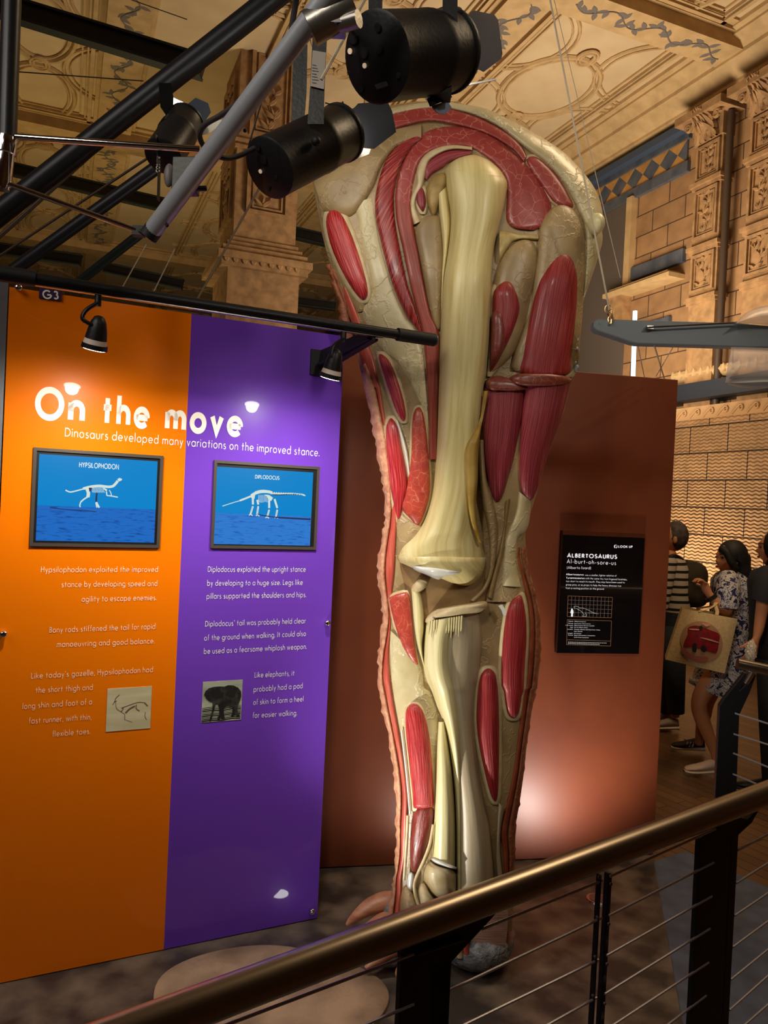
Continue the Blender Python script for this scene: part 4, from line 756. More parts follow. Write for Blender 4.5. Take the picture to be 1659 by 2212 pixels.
sheet('inner_sheath', c4((600, 440), (582, 360), (590, 290), (615, 230), (618, 150), (655, 85), (720, 45), (800, 30), (900, 40)), c4((640, 420), (612, 350), (620, 290), (645, 250), (662, 190), (680, 120), (740, 75), (810, 55), (900, 60)), RIM, .03, -.004)
sheet('small_muscle', c4((652, 195), (660, 130), (720, 80), (800, 56), (900, 58)), c4((672, 212), (700, 180), (750, 150), (790, 118), (890, 84)), PRED, .024, -.004)
blob('small_muscle', c4((612, 300), (620, 262), (638, 246), (655, 262), (666, 310), (662, 350), (650, 374), (632, 360), (616, 330)), PRED, .03, 5)
blob('trochanter', c4((668, 250), (690, 200), (740, 172), (775, 190), (770, 250), (735, 330), (705, 400), (680, 360), (664, 310)), mat('ochre_bone', rgb(172, 146, 88), .5, col2=rgb(140, 110, 58), scale=20, bump=1.2), .045)
blob('inner_fascia', c4((605, 470), (640, 410), (700, 390), (745, 420), (755, 600), (748, 800), (740, 960), (715, 970), (680, 870), (650, 720), (625, 590)), TAN, .04)
# oval muscle at upper left and the white fascia web
sheet('fascia_web', c4((290, 330), (320, 440), (338, 560), (375, 680), (388, 780), (335, 870), (360, 960), (430, 1080), (520, 1150), (600, 1290), (650, 1420), (676, 1640)), c4((390, 300), (410, 420), (432, 540), (465, 660), (505, 790), (562, 910), (600, 960), (640, 1040), (660, 1160), (672, 1290), (680, 1420), (690, 1640)), PALE, .014, -.006, label='pale web of fascia')
blob('oval_muscle', c4((148, 420), (160, 375), (195, 360), (235, 385), (275, 460), (310, 550), (345, 660), (370, 770), (362, 815), (335, 825), (290, 780), (230, 680), (180, 570), (155, 480)), REDL, .04, 7, fib=.0, label='oval red muscle at the upper left of the thigh')
sheet('fascia_strap', c4((95, 240), (110, 380), (140, 520), (185, 660), (250, 790), (310, 890)), c4((250, 260), (275, 400), (310, 520), (350, 660), (385, 790), (345, 880)), TAN, .012, -.012)
# right side of the thigh
sheet('ligament', c4((1040, 470), (1090, 472), (1150, 488), (1240, 488)), c4((1040, 640), (1085, 560), (1130, 518), (1240, 520)), mat('cream_ligament', rgb(196, 176, 116), .4, col2=rgb(168, 142, 88), scale=25, bump=.8), .035)
blob('fascia_bulge', c4((1230, 600), (1245, 450), (1300, 360), (1370, 335), (1440, 380), (1475, 480), (1478, 620), (1470, 800), (1455, 1000), (1410, 1200), (1130, 1200), (1110, 1100), (1180, 900)), TAN, .055)
blob('fascia_bulge', c4((1010, 740), (1030, 650), (1075, 570), (1140, 520), (1215, 530), (1240, 620), (1215, 760), (1180, 920), (1120, 1090), (1030, 1180), (990, 1190), (995, 950)), TAN, .045)
sheet('outer_fascia', c4((1440, 330), (1478, 460), (1482, 600), (1475, 760), (1455, 860)), c4((1560, 440), (1568, 520), (1535, 640), (1500, 740), (1460, 860)), PALE, .02, -.01)
blob('hamstring_muscle', c4((1140, 1200), (1150, 1100), (1180, 950), (1220, 780), (1260, 680), (1320, 600), (1370, 578), (1420, 600), (1446, 680), (1448, 800), (1438, 950), (1420, 1100), (1400, 1205), (1270, 1208)), RED, .085, 7, label='large red muscle at the right of the thigh')
blob('inner_muscle', c4((1000, 830), (1010, 775), (1050, 732), (1090, 722), (1120, 750), (1150, 820), (1155, 880), (1130, 960), (1090, 1050), (1040, 1140), (1000, 1190), (988, 1190), (994, 1050)), RED, .068, 6, label='smaller red muscle right of the thigh bone')
blob('cut_muscle', c4((998, 900), (1030, 866), (1060, 890), (1085, 960), (1082, 1040), (1050, 1110), (1000, 1175), (988, 1180), (990, 1000)), cracked('dull_cut_muscle', rgb(122, 52, 46), rgb(150, 92, 78), 50, .05), .076)
sheet('lower_fascia', [(1060, 800), (1058, 900), (1052, 1000), (1045, 1080), (1040, 1150), (1040, 1230), (1045, 1300)], [(1236, 812), (1214, 900), (1178, 1000), (1155, 1080), (1134, 1150), (1138, 1220), (1140, 1300)], TAN, .022, -.012)
for (pts, h) in ((c4((1082, 1228), (1130, 1203), (1230, 1196), (1340, 1204), (1408, 1226), (1395, 1252), (1300, 1266), (1180, 1268), (1105, 1256)), .098), (c4((966, 1262), (985, 1222), (1040, 1212), (1100, 1228), (1180, 1262), (1180, 1284), (1080, 1290), (985, 1288)), .082)):
    blob('cut_face', pts, cracked('brown_cut_face', rgb(116, 50, 38), rgb(150, 92, 66), 40, .05), h, p=6, q=.35)
T1 = [(1042, 838), (1041, 900), (1043, 965), (1050, 1020), (1060, 1065), (1068, 1083), (1074, 1084)]; T2 = [(1137, 838), (1130, 900), (1113, 985), (1100, 1030), (1090, 1064), (1082, 1080), (1076, 1084)]
sheet('cut_thigh_muscle', T1, T2, PRED, .066, ends=(0, .12), label='dark red cut muscle below the inner cut face')
T1 = [(1130, 826), (1124, 900), (1121, 960), (1120, 1020), (1126, 1062), (1138, 1077), (1144, 1080)]; T2 = [(1233, 826), (1214, 900), (1190, 965), (1174, 1015), (1161, 1056), (1152, 1076), (1146, 1080)]
sheet('cut_thigh_muscle', T1, T2, PRED, .078, ends=(0, .12), label='dark red cut muscle at the outer right')
# left of the thigh bone, lower thigh
blob('slender_muscle', c4((420, 1110), (470, 1125), (520, 1230), (555, 1350), (562, 1430), (540, 1442), (505, 1385), (465, 1270)), REDL, .03, 5)
blob('slender_muscle', c4((455, 1490), (470, 1440), (492, 1430), (520, 1470), (540, 1560), (575, 1760), (545, 1900), (525, 1955), (505, 1910), (475, 1760), (460, 1600)), REDL, .032, 5, label='slender red muscle on the left of the lower thigh')
sheet('white_tendon', c4((505, 1440), (530, 1520), (555, 1620), (580, 1760)), c4((520, 1440), (548, 1520), (572, 1620), (588, 1760)), WCART, .016, -.002, M_=8)
blob('cut_muscle', c4((590, 1480), (600, 1400), (625, 1372), (650, 1400), (668, 1500), (690, 1660))[:5]+c5((690, 200), (690, 350), (660, 470), (612, 560), (560, 515), (500, 440), (530, 330), (555, 200), (568, 60)), CUTB, .034, 4, p=4, q=.4)
# knee hollow, ligaments
blob('knee_fascia', c5((470, 470), (560, 520), (640, 560), (700, 640), (560, 720), (480, 780), (470, 620)), TAN, .02)
blob('joint_hollow', c5((490, 760), (620, 760), (1050, 780), (1060, 900), (1060, 1060), (900, 1120), (700, 1180), (600, 1250), (560, 1100), (520, 950)), mat('dark_joint', rgb(112, 84, 50), .5, col2=rgb(140, 110, 70), scale=14, bump=.8), .03, p=3)
sheet('side_ligament', c5((1005, 0), (1010, 200), (1030, 400), (1060, 560), (1075, 700), (1070, 850), (1030, 960), (950, 1040)), c5((1045, 0), (1060, 250), (1110, 420), (1135, 560), (1130, 700), (1110, 850), (1060, 980), (980, 1060)), TAN, .05)
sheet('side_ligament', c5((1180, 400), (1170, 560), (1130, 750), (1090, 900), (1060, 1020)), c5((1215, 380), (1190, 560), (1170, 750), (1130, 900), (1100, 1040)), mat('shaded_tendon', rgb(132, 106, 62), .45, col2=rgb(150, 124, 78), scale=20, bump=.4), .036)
sheet('side_ligament', c5((1260, 330), (1240, 480), (1180, 640), (1160, 780), (1150, 950)), c5((1350, 400), (1330, 560), (1270, 650), (1260, 800), (1290, 960)), PALE, .034, -.01)
# thigh bone
F1 = c4((762, 165), (765, 260), (785, 400), (775, 560), (755, 700), (742, 850), (735, 1000), (732, 1150), (727, 1300), (722, 1480))+c5((730, 100), (722, 220), (700, 380), (650, 530), (585, 630), (510, 700), (484, 760), (500, 806))
F2 = c4((1070, 195), (1083, 240), (1062, 360), (1032, 470), (1015, 560), (1005, 680), (1000, 850), (995, 1000), (985, 1120), (965, 1270), (950, 1450))+c5((1006, 60), (1000, 260), (988, 420), (992, 560), (1015, 650), (1045, 740), (1048, 800))
top1 = c4((770, 150), (785, 125), (820, 102), (860, 88), (895, 81)); top2 = c4((1066, 190), (1045, 158), (1000, 118), (950, 92), (910, 81))
F1 = top1[::-1]+F1; F2 = top2[::-1]+F2
F1 = F1[:len(F2)] if len(F1) > len(F2) else F1; 
fem = sheet('thigh_bone', F1, F2[:len(F1)], BONE, .125, -.02, M_=26, p=3.4, q=.5, ends=(.05, 0), label='long cream thigh bone')
sheet('bone_ridge', c4((720, 290), (735, 420), (748, 560), (742, 720), (740, 900)), c4((772, 240), (792, 420), (778, 570), (757, 720), (745, 900)), BONE, .05)
sheet('bone_side_shade', c4((960, 1290), (935, 1450))+c5((915, 60), (925, 250), (935, 420), (960, 560), (1000, 660)), c4((985, 1290), (952, 1450))+c5((1008, 60), (1002, 260), (990, 420), (1000, 560), (1030, 680)), mat('olive_shade_bone', rgb(150, 118, 44), .45, col2=rgb(176, 144, 74), scale=12, bump=.3), .130, .07, par=fem, p=4)  # slab coloured olive to stand in for shade on the thigh bone's right
blob('bone_end', c5((482, 765), (520, 720), (640, 735), (800, 765), (980, 765), (1046, 750), (1052, 810), (1030, 880), (990, 930), (930, 952), (850, 940), (760, 905), (640, 865), (560, 830), (500, 806)), BONE, .135, p=2.6, q=.5)
blob('cartilage', c5((560, 812), (600, 812), (720, 826), (850, 845), (965, 850), (915, 874), (830, 888), (775, 900), (740, 912), (660, 880), (590, 850)), WCART, .148, p=3, label='white cartilage under the knee end of the thigh bone')
# shin
blob('meniscus', c5((570, 960), (600, 915), (640, 912), (680, 930), (660, 970), (610, 1000), (578, 1000)), RIM, .06)
sheet('patella_tendon', c5((568, 970), (575, 1080), (585, 1200), (605, 1330), (640, 1450), (680, 1580), (720, 1680)), c5((625, 980), (650, 1090), (652, 1220), (640, 1340), (655, 1460), (700, 1600), (740, 1690)), BONEL, .05, label='cream tendon at the front of the knee')
S1 = c5((662, 1190), (652, 1300), (648, 1400), (648, 1480), (665, 1560))+c6((700, 130), (735, 230), (765, 300), (800, 420), (830, 600), (850, 800), (858, 1000), (860, 1250), (862, 1500))
S2 = c5((1000, 1110), (1030, 1230), (1030, 1340), (1020, 1440), (1008, 1560))+c6((995, 100), (985, 220), (980, 340), (990, 480), (1015, 680), (1055, 880), (1085, 1050), (1108, 1280), (1115, 1500))
Sm = c5((905, 1140), (862, 1260), (850, 1360), (852, 1460), (870, 1560))+c6((885, 130), (895, 260), (900, 360), (904, 500), (906, 650), (906, 820), (906, 1000), (906, 1250), (906, 1500))
sheet('shin_bone', S1, S2, SHADEB, .085, -.02, M_=20, p=2.4, q=.5, label='broad shin bone with its right side coloured grey as shade')
S1b = [(a[0]*.97+b_[0]*.03, a[1]) for a, b_ in zip(S1, Sm)]
sheet('shin_ridge', S1, Sm, BONEL, .112, -.01, M_=14, p=2.0, q=.55, label='pale front ridge of the shin bone')
blob('shin_head', c5((655, 1185), (680, 1140), (740, 1100), (830, 1082), (930, 1068), (1050, 1050), (1066, 1090), (1020, 1126), (930, 1140), (830, 1158), (740, 1180), (690, 1200)), RIM, .125)
fr = MB()
for k in range(14):
    x0 = 690+k*16; fr_p = [c5((x0, 1180-k*2.6))[0], c5((x0-4, 1230+10*sin(k)))[0], c5((x0-8, 1270+22*sin(k*2.3)))[0]]
    fr.tube([P(*q, DLEG(q[1])-front(*q)-.105) for q in fr_p], [.004, .0035, .001], 6)
fr.build('tendon_fringe', BONEL, leg)
B1 = c6((745, 330), (735, 500), (730, 700), (720, 900), (710, 1100), (702, 1225)); B2 = c6((790, 330), (812, 480), (834, 650), (850, 850), (858, 1050), (858, 1285))
sheet('calf_bone', B1, B2, BONEL, .092, -.01, label='slender cream calf bone')
blob('bone_tip', c6((695, 1225), (720, 1215), (790, 1240), (860, 1270), (862, 1292), (800, 1282), (730, 1258)), WCART, .10)
blob('ankle_bone', c6((642, 1330), (660, 1262), (690, 1237), (750, 1268), (858, 1300), (866, 1380), (858, 1440), (790, 1475), (745, 1488), (690, 1442), (655, 1380)), mat('ankle_tan', rgb(176, 154, 108), .4, col2=rgb(214, 200, 166), scale=10, bump=.5, coat=.2), .105, label='rounded tan ankle bone')
blob('ankle_bone', c6((612, 1460), (616, 1410), (640, 1372), (672, 1400), (700, 1450), (740, 1495), (690, 1530), (630, 1540)), RIM, .085)
blob('foot_bone', c6((520, 1400), (560, 1420), (600, 1480), (640, 1560), (600, 1640), (500, 1640), (495, 1500)), TAN, .06)
# shin muscles and fascia
sheet('shin_fascia', c5((430, 1240), (425, 1330), (432, 1420), (436, 1520))+c6((445, 120), (480, 330), (515, 480), (540, 660), (548, 860)), c5((600, 1400), (640, 1500), (650, 1560), (660, 1620))+c6((705, 150), (748, 300), (745, 480), (728, 660), (718, 860)), PALE, .02, -.008, label='pale fascia over the front of the shin')
blob('knee_muscle', c5((425, 1025), (480, 1004), (545, 995), (570, 1080), (585, 1250), (600, 1380), (612, 1472), (560, 1430), (510, 1350), (470, 1240), (440, 1130)), CUTB, .036, 4, p=4, q=.4)
blob('shin_muscle', c6((525, 280), (545, 225), (580, 210), (625, 225), (665, 300), (690, 420), (705, 560), (715, 720), (720, 870), (690, 892), (620, 892), (580, 890), (573, 820), (560, 700), (545, 550), (530, 420)), REDL, .055, 6, label='shiny red oval muscle on the front of the shin')
blob('cut_shin_muscle', c6((578, 930), (620, 880), (700, 880), (722, 900), (716, 980), (690, 1090), (650, 1200), (612, 1300), (585, 1316), (562, 1270), (560, 1100)), fibre('dark_cut_flesh', rgb(92, 26, 20), rgb(120, 42, 34), rgb(150, 70, 56), 70, 10), .04)
def cord(name, pts, r, m, h): mb = MB(); mb.tube([P(x, y, DLEG(y)-front(x, y)-h) for x, y in [tuple(q) for q in smooth_pts([V(*q) for q in pts], 6)]], r, 10); return mb.build(name, m, leg)
cord('tendon_cord', c6((505, 380), (530, 600), (548, 780), (560, 930)), .004, WCART, .022); cord('tendon_cord', c6((546, 940), (540, 1080), (532, 1200), (522, 1360)), .0062, RIM, .03)
cord('tendon_cord', c6((712, 1000), (690, 1120), (655, 1220), (610, 1320), (588, 1390), (596, 1460), (620, 1540)), .0058, RIM, .055)
blob('white_sheath', c6((535, 1380), (545, 1320), (575, 1310), (590, 1350), (575, 1430), (545, 1440)), WCART, .032)
blob('calf_muscle', c5((1215, 1050), (1250, 1020), (1280, 1008), (1300, 1040), (1320, 1150), (1325, 1300), (1315, 1450), (1305, 1640))+c6((1300, 100), (1285, 220), (1270, 280), (1240, 308), (1200, 290), (1180, 230), (1165, 120))+c5((1150, 1600), (1150, 1450), (1165, 1250), (1190, 1110)), RED, .045, 6, label='long red muscle at the right of the shin')
blob('calf_muscle', c5((1008, 1560), (1035, 1505), (1075, 1488), (1115, 1515), (1132, 1580))+c6((1140, 150), (1146, 320), (1145, 550), (1140, 750), (1130, 835), (1110, 850), (1080, 800), (1040, 650), (1005, 480), (988, 330), (992, 180)), RED, .05, 6, label='red muscle beside the shade-grey side of the shin bone')
sheet('rear_tendon', c6((1135, 850), (1130, 1000), (1120, 1200), (1130, 1350), (1140, 1500)), c6((1175, 900), (1150, 1050), (1150, 1200), (1165, 1350), (1165, 1500)), SHADEB, .03)
mb = MB(); q0 = c5((1145, 1085))[0]; mb.prism([P(*c, DLEG(c[1])-front(*c)-.055) for c in c5((1133, 1080), (1160, 1072), (1185, 1120), (1180, 1145), (1165, 1140), (1155, 1110))], V(0, -1, 0), .012); mb.build('plaster_chip', WCART, leg, smooth=False, label='small white broken chip')
mb = MB()
for k in range(7): x, y = (1247+random.uniform(-6, 6), 735+k*10); mb.ell(P(x-k*1.2, y, 2.97), (.011, .02, .013), None, 8, 6)
mb.build('torn_skin', mat('pale_torn_skin', rgb(170, 176, 178), .45), leg)
# the foot: heel pad, skin, toes with claws
def fn(q): return 1+.03*sin(q[0]*23+q[2]*11)*cos(q[1]*19)+.02*sin(q[2]*31+q[0]*17)
mb = MB(); hp = fl(1035, 2110); 
mb.ell(V(hp[0]-.01, 2.92, .085), (.155, .20, .095), None, 40, 20, fn); mb.ell(V(.29, 2.95, .09), (.19, .15, .10), None, 40, 20, fn); q_ = P(858, 1975, 2.97); mb.ell(q_, (.055, .09, .10), None, 30, 16, fn); mb.build('foot_skin', SCALE_, leg, label='grey scaly skin of the foot')
mb = MB(); rows = []
for k in range(25):
    q = pi*k/24+pi; rows.append([P(1040+68*cos(q)*s_, 2012+(58*-sin(q))*s_*1.0, 2.80+.02*s_) for s_ in (1.04, .96, .86, .78)])
mb.grid(rows); mb.build('heel_rim', mat('pink_cut_skin', rgb(196, 134, 112), .5, bump=.8, scale=40), leg)
mb = MB(); rows = []
for i in range(13):
    t = i/12; y = 1950+110*t; rows.append([P(1040+x*(58-8*t*t), y, 2.80-.025*(1-x*x)) for x in (-1, -.6, -.2, .2, .6, 1)])
mb.grid(rows, [[(k*.02, i*.01) for k in range(6)] for i in range(13)]); mb.build('heel_pad', fibre('heel_flesh', rgb(170, 122, 104), rgb(194, 150, 130), rgb(206, 168, 150), 20, 200, .45, .8), leg, label='pink ridged heel pad cut face')
cord_ = [(1005, 1960), (1003, 2010), (1008, 2062)]; mb = MB(); mb.tube([P(x, y, 2.765) for x, y in cord_], [.009, .011, .012], 10); mb.build('red_strip', FAT, leg)
mb = MB(); mb.tube([P(x-14, y+4, 2.765) for x, y in cord_], [.008, .011, .014], 10); mb.build('white_strip', RIM, leg)
def claw(pts, rs, lab=None): mb = MB(); p_ = smooth_pts(pts, 6); r_ = np.interp(np.linspace(0, 1, len(p_)), np.linspace(0, 1, len(rs)), rs); mb.tube(p_, r_, 16, flat=.8); mb.build('claw', CLAW, leg, label=lab)
claw([P(868, 1955, 2.96), P(835, 1948, 2.95), P(800, 1958, 2.93), P(768, 1980, 2.91), P(748, 1998, 2.90)], [.05, .046, .036, .022, .005], 'long curved pinkish brown claw')
claw([P(868, 2000, 2.90), P(832, 1990, 2.88), P(795, 2010, 2.86), P(765, 2040, 2.84)], [.045, .038, .028, .008])
claw([P(850, 2050, 2.80), P(822, 2066, 2.78), P(803, 2080, 2.76), P(789, 2092, 2.745)], [.030, .026, .018, .006])
claw([P(890, 2085, 2.76), P(874, 2090, 2.74), P(862, 2100, 2.72), P(858, 2112, 2.715)], [.026, .022, .016, .006])
mb = MB(); mb.ell(P(842, 2062, 2.82), (.05, .05, .04), None, 20, 12, fn); mb.ell(P(905, 2080, 2.80), (.05, .06, .045), None, 20, 12, fn); mb.ell(P(842, 1970, 2.93), (.030, .05, .05), None, 20, 12, fn); mb.build('toe_skin', SCALE_, leg)
# ------------------------------------------------------------------ overhead structure: tubes, rods, beams, wires
def e1(*q): return [(.39783*x, .39783*y) for x, y in q]
def e6(*q): return [(640+.28933*x, .28933*y) for x, y in q]
def e2(*q): return [(500+.39783*x, .39783*y) for x, y in q]
def bar_thing(name, a, b, r, m, label, cat, group=None, seg=16, mid=None):
    pts = [P(*a)]+([P(*q) for q in mid] if mid else [])+[P(*b)]
    if mid: pts = smooth_pts(pts, 8)
    mb = MB(); mb.tube(pts, r, seg); return mb.build(name, m, None, label=label, cat=cat, group=group)
STL = mat('dull_steel_tube', rgb(168, 172, 182), .36, .3, bump=.12, scale=30); DKT = mat('dark_steel_tube', rgb(40, 40, 44), .38, .3, bump=.1, scale=30); GRN = mat('dark_green_beam', rgb(30, 36, 34), .55); RUST = mat('brown_rod', rgb(74, 58, 44), .5, .3)
tu = thing('truss_tube', P(322, 508, 1.98), 'silver scaffold tube carrying the stage lights, its capped end lowest', 'scaffold tube')
mb = MB(); mb.tube([P(330, 498, 1.975), P(1250, -730, 1.25)], .0228, 20); mb.build('tube', STL, tu)
mb = MB(); mb.tube([P(320, 511, 1.98), P(333, 494, 1.974)], .0238, 20); mb.build('end_cap', BLACKM, tu)
mb = MB()
for x, y, d in ((361, 487, 1.945), (500, 266, 1.82), (529, 282, 1.80), (628, 135, 1.72)): mb.ell(P(x, y, d-.0), (.0045, .0045, .0045), None, 10, 6)
mb.build('drilled_hole', BLACKM, tu)
mb = MB(); mb.tube([P(668, 62, 1.63), P(760, 8, 1.62)], .036, 20); mb.box(P(715, 45, 1.63), (.03, .03, .02)); mb.tube([P(735, 52, 1.62), P(775, 40, 1.60)], .018, 12); mb.build('clamp', mat('scuffed_steel', rgb(150, 146, 140), .3, .9, bump=.3, scale=20), tu)
mb = MB(); mb.box(P(300, 500, 1.99), (.014, .012, .012)); mb.tube([P(292, 497, 1.99), P(312, 503, 1.98)], .008, 10); mb.build('rod_joint', BLACKM, tu)
po = thing('hanging_pole', P(16, 405, 1.9), 'dark vertical pole at the upper left with a chrome coupler', 'pole')
mb = MB(); mb.tube([P(48, -700, 1.9), P(15, 300, 1.9)], .0225, 18); mb.build('pole', DKT, po)
mb = MB(); pr = [(282, .018), (300, .0235), (318, .025), (332, .0235), (334, .021), (395, .020), (400, .0165), (410, .0165)]; mb.tube([P(16.5-(y-280)*.09, y, 1.9) for y, r in pr], [r for y, r in pr], 20); mb.build('coupler', CHROME, po)
bar_thing('tie_rod', (34, 296, 1.9), (432, 323, 1.95), .0085, CHROME, 'horizontal chrome rod from the coupler to the silver scaffold tube', 'rod')
bar_thing('tie_rod', (20, 398, 1.9), (296, 498, 1.985), .0068, CHROME, 'slanting chrome rod running down from the coupler to the tube end', 'rod')
bar_thing('walkway_tube', (-700, 1010, 3.1), (1100, -405, 2.8), .043, DKT, 'thick black diagonal tube crossing the whole upper left', 'scaffold tube')
bar_thing('walkway_tube', (-600, 1034, 3.8), (345, 357, 3.5), .030, DKT, 'thinner black diagonal tube lower left of the silver one', 'scaffold tube')
bar_thing('walkway_tube', (165, 613, 3.4), (306, 503, 3.3), .020, mat('dark_green_tube', rgb(44, 52, 48), .45, .3), 'short dark green tube below the end of the silver tube', 'scaffold tube')
bar_thing('slender_rod', *[(x, y, 3.2) for x, y in e1((-20, 1300), (1000, 385))], .009, RUST, 'long brown rod just under the thick black diagonal tube', 'rod')
bar_thing('slender_rod', *[(x, y, 3.7) for x, y in e1((-20, 1400), (800, 860))], .006, RUST, 'thin brown rod above the thinner black diagonal tube', 'rod')
bar_thing('slender_rod', *[(x, y, 4.2) for x, y in e1((1420, 1000), (1040, 1680))], .006, mat('grey_rod', rgb(120, 104, 84), .5), 'thin grey rod slanting in front of the carved pier', 'rod')
def beam(px0, px1, hh, d, lab):
    a, b_ = P(*px0, d), P(*px1, d); t = unit(b_-a); up = unit(np.cross(np.cross(t, V(0, 0, 1)), t)); up = up if up[2] > 0 else -up; n = np.cross(t, up); L_ = np.linalg.norm(b_-a)/2; k = hh*d/F; c = (a+b_)/2
    th = thing('steel_beam', c-up*k, lab, 'steel beam', 'dark steel beams of the high walkway')
    mb = MB(); mb.box(c, (L_, k*.35, k), (t, n, up)); mb.build('web', BLACK, th, smooth=False)
    for s_ in (-1, 1): mb = MB(); mb.box(c+up*k*s_*.92, (L_, k*.7, k*.12), (t, n, up)); mb.build('flange', GRN, th, smooth=False)
beam((0, 12), (440, 147), 22, 8.2, 'wide dark beam highest at the upper left'); beam((-10, 357), (372, 447), 13, 12.5, 'dark beam behind the slanting chrome rod'); beam((-20, 535), (175, 563), 12, 13, 'dark beam just above the left end of the lighting bar')
beam((225, 578), (395, 615), 11, 13, 'dark beam left of the pier, above the board'); beam((600, 495), (725, 524), 12, 13, 'dark beam right of the pier, beside the leg'); beam((600, 645), (725, 662), 9, 14, 'lowest dark beam right of the pier')
def wire(a, b, r, lab, m=None, mid=None, name='hanging_wire'): return bar_thing(name, a, b, r, m or mat('pale_wire', rgb(186, 170, 146), .5), lab, 'wire', None, 6, mid)
DW = mat('dark_wire', rgb(60, 48, 36), .5)
wire((38, 155, 4), (310, 175, 4), .003, 'thin dark wire level with the top of the small stage light', DW); wire((200, -30, 5), (404, 42, 5), .003, 'thin dark wire beside the highest beam', DW)
wire((316, 528, 4), (262, 625, 4), .003, 'thin wire left of the tube end shadowed against the ceiling'); wire((378, 537, 4), (328, 638, 4), .003, 'thin wire between the tube end and the pier')
wire((1074, -600, 2.35), (1316, 668, 2.74), .0034, 'pale cord running down past the leg to the shackle'); wire((1054, -600, 2.35), (1340, 600, 2.9), .0014, 'thinner wire beside the pale cord')
wire((798, -20, 1.8), (694, 172, 1.8), .004, 'pale cord behind the upper stage light')
# ------------------------------------------------------------------ stage lights
BDM = mat('barn_door_black', rgb(9, 9, 12), .6, spec=.2); BDB = mat('barn_door_navy', rgb(36, 38, 54), .4); LEN = mat('lamp_lens', (1, 1, 1), .3, emit=18, ecol=(1, .97, .9, 1)); PLATE = mat('bare_metal_flap', rgb(196, 196, 200), .35, .4); GLBL = mat('grey_paper_label', rgb(150, 142, 134), .6)
def flap(t, px, d0, d1, m, name='barn_door', th=.002):
    xs = [p[0] for p in px]; x0, x1 = min(xs), max(xs); pts = [P(x, y, d0+(d1-d0)*(x-x0)/max(1, x1-x0)) for x, y in px]
    n = unit(np.cross(pts[1]-pts[0], pts[len(pts)//2]-pts[0])); mb = MB(); mb.prism(pts, n, th); return mb.build(name, m, t, smooth=False)
def can(lab, rear, front, r, grp=None):
    a, b_ = P(*rear), P(*front); ax = unit(b_-a); L_ = np.linalg.norm(b_-a); t = thing('stage_light', (a+b_)/2, lab, 'stage light', 'stage lights on the silver tube')
    mb = MB(); pr = [(.0, .93), (.012, 1.0), (.02, 1.0), (.022, .985), (.62, .985), (.63, 1.0), (.70, 1.0), (.71, .97), (.97, .97), (.975, 1.02), (1.0, 1.02), (1.0, .9), (.93, .88)]; mb.tube([a+ax*L_*p[0] for p in pr], [r*p[1] for p in pr], 40); mb.build('body', BLACK, t)
    e, u = frame_of(ax); mb = MB()
    for k in range(14):
        q = -.6+1.9*k/13; c = a+ax*L_*.60+(e*cos(q)+u*sin(q))*r*.985; mb.box(c, (L_*.07, .003, r*.025), (ax, e*cos(q)+u*sin(q), -e*sin(q)+u*cos(q)))
    mb.build('vent_slots', BLACKM, t, smooth=False)
    mb = MB(); mb.tube([b_-ax*.02, b_-ax*.018], r*.85, 30); mb.build('lens', LEN, t)
    return t, a, b_, ax, e, u, L_
def strap(t, pts, wd, th=.004, m=None, nm='yoke'):
    mb = MB(); mb.tube([P(*q) for q in pts], wd, 4, flat=th/wd); return mb.build(nm, m or BLACK, t, smooth=False)
def ribbonpx(t, px, d, m, nm, th=.004): mb = MB(); mb.prism([P(x, y, d) for x, y in px], V(0, 1, 0), th); return mb.build(nm, m, t, smooth=False)
t, a, b_, ax, e, u, L_ = can('large black stage light with a navy barn door, highest of the three', (812, 125, 1.75), (968, 112, 1.94), .095)
def onrear(x, y, r_, m, nm, rx=1.0):
    p = PL(x, y, a-ax*.0015, ax); mb = MB(); mb.tube([p, p-ax*.0025], r_, 14); return mb.build(nm, m, t)
HOLE = mat('hole_black', rgb(6, 6, 6), .8); DOT = mat('pale_light_hole', rgb(232, 204, 176), .5, emit=.35)
for q, r_, m, nm in ((e6((403, 382))[0], .0062, DOT, 'lit_hole'), (e6((512, 490))[0], .0055, DOT, 'lit_hole'), (e6((617, 360))[0], .011, HOLE, 'socket'), (e6((508, 395))[0], .011, HOLE, 'latch'), (e6((765, 562))[0], .006, HOLE, 'screw_hole'), (e6((488, 668))[0], .006, HOLE, 'screw_hole'), (e6((610, 205))[0], .009, BLACK, 'cable_gland'), (e6((430, 285))[0], .012, BLACKM, 'cable_gland')): onrear(*q, r_, m, nm)
pl = [PL(*q, a-ax*.002, ax) for q in e6((585, 632), (668, 606), (688, 640), (605, 668))]; mb = MB(); mb.prism(pl, -ax, .001); mb.build('rating_label', mat('grey_small_label', rgb(76, 72, 76), .6), t, smooth=False)
mb = MB(); cp = [P(729, -15, 1.62), P(734, 20, 1.64), P(741, 48, 1.68), P(754, 60, 1.72), P(765, 72, 1.745)]; mb.tube(smooth_pts(cp, 6), .006, 10); mb.build('power_cable', mat('grey_cable', rgb(58, 52, 52), .5), t)
ribbonpx(t, [(957, -130), (990, -130), (988, 50), (981, 66), (960, 62), (956, 40)], 1.83, BLACK, 'yoke'); ribbonpx(t, [(796, -130), (826, -130), (826, 34), (796, 34)], 1.90, BLACK, 'yoke')
mb = MB(); mb.ell(P(962, 52, 1.82), (.014, .014, .014), None, 12, 8); mb.tube([P(972, 70, 1.82), P(968, 88, 1.83)], .016, 10); mb.build('pivot_knob', BLACKM, t)
flap(t, e6((1245, 132), (1290, 118), (1306, 88), (1330, 78), (1480, 110), (1508, 150), (1540, 400), (1530, 440), (1402, 535), (1370, 518), (1292, 530), (1272, 480)), 1.97, 2.06, BDB)
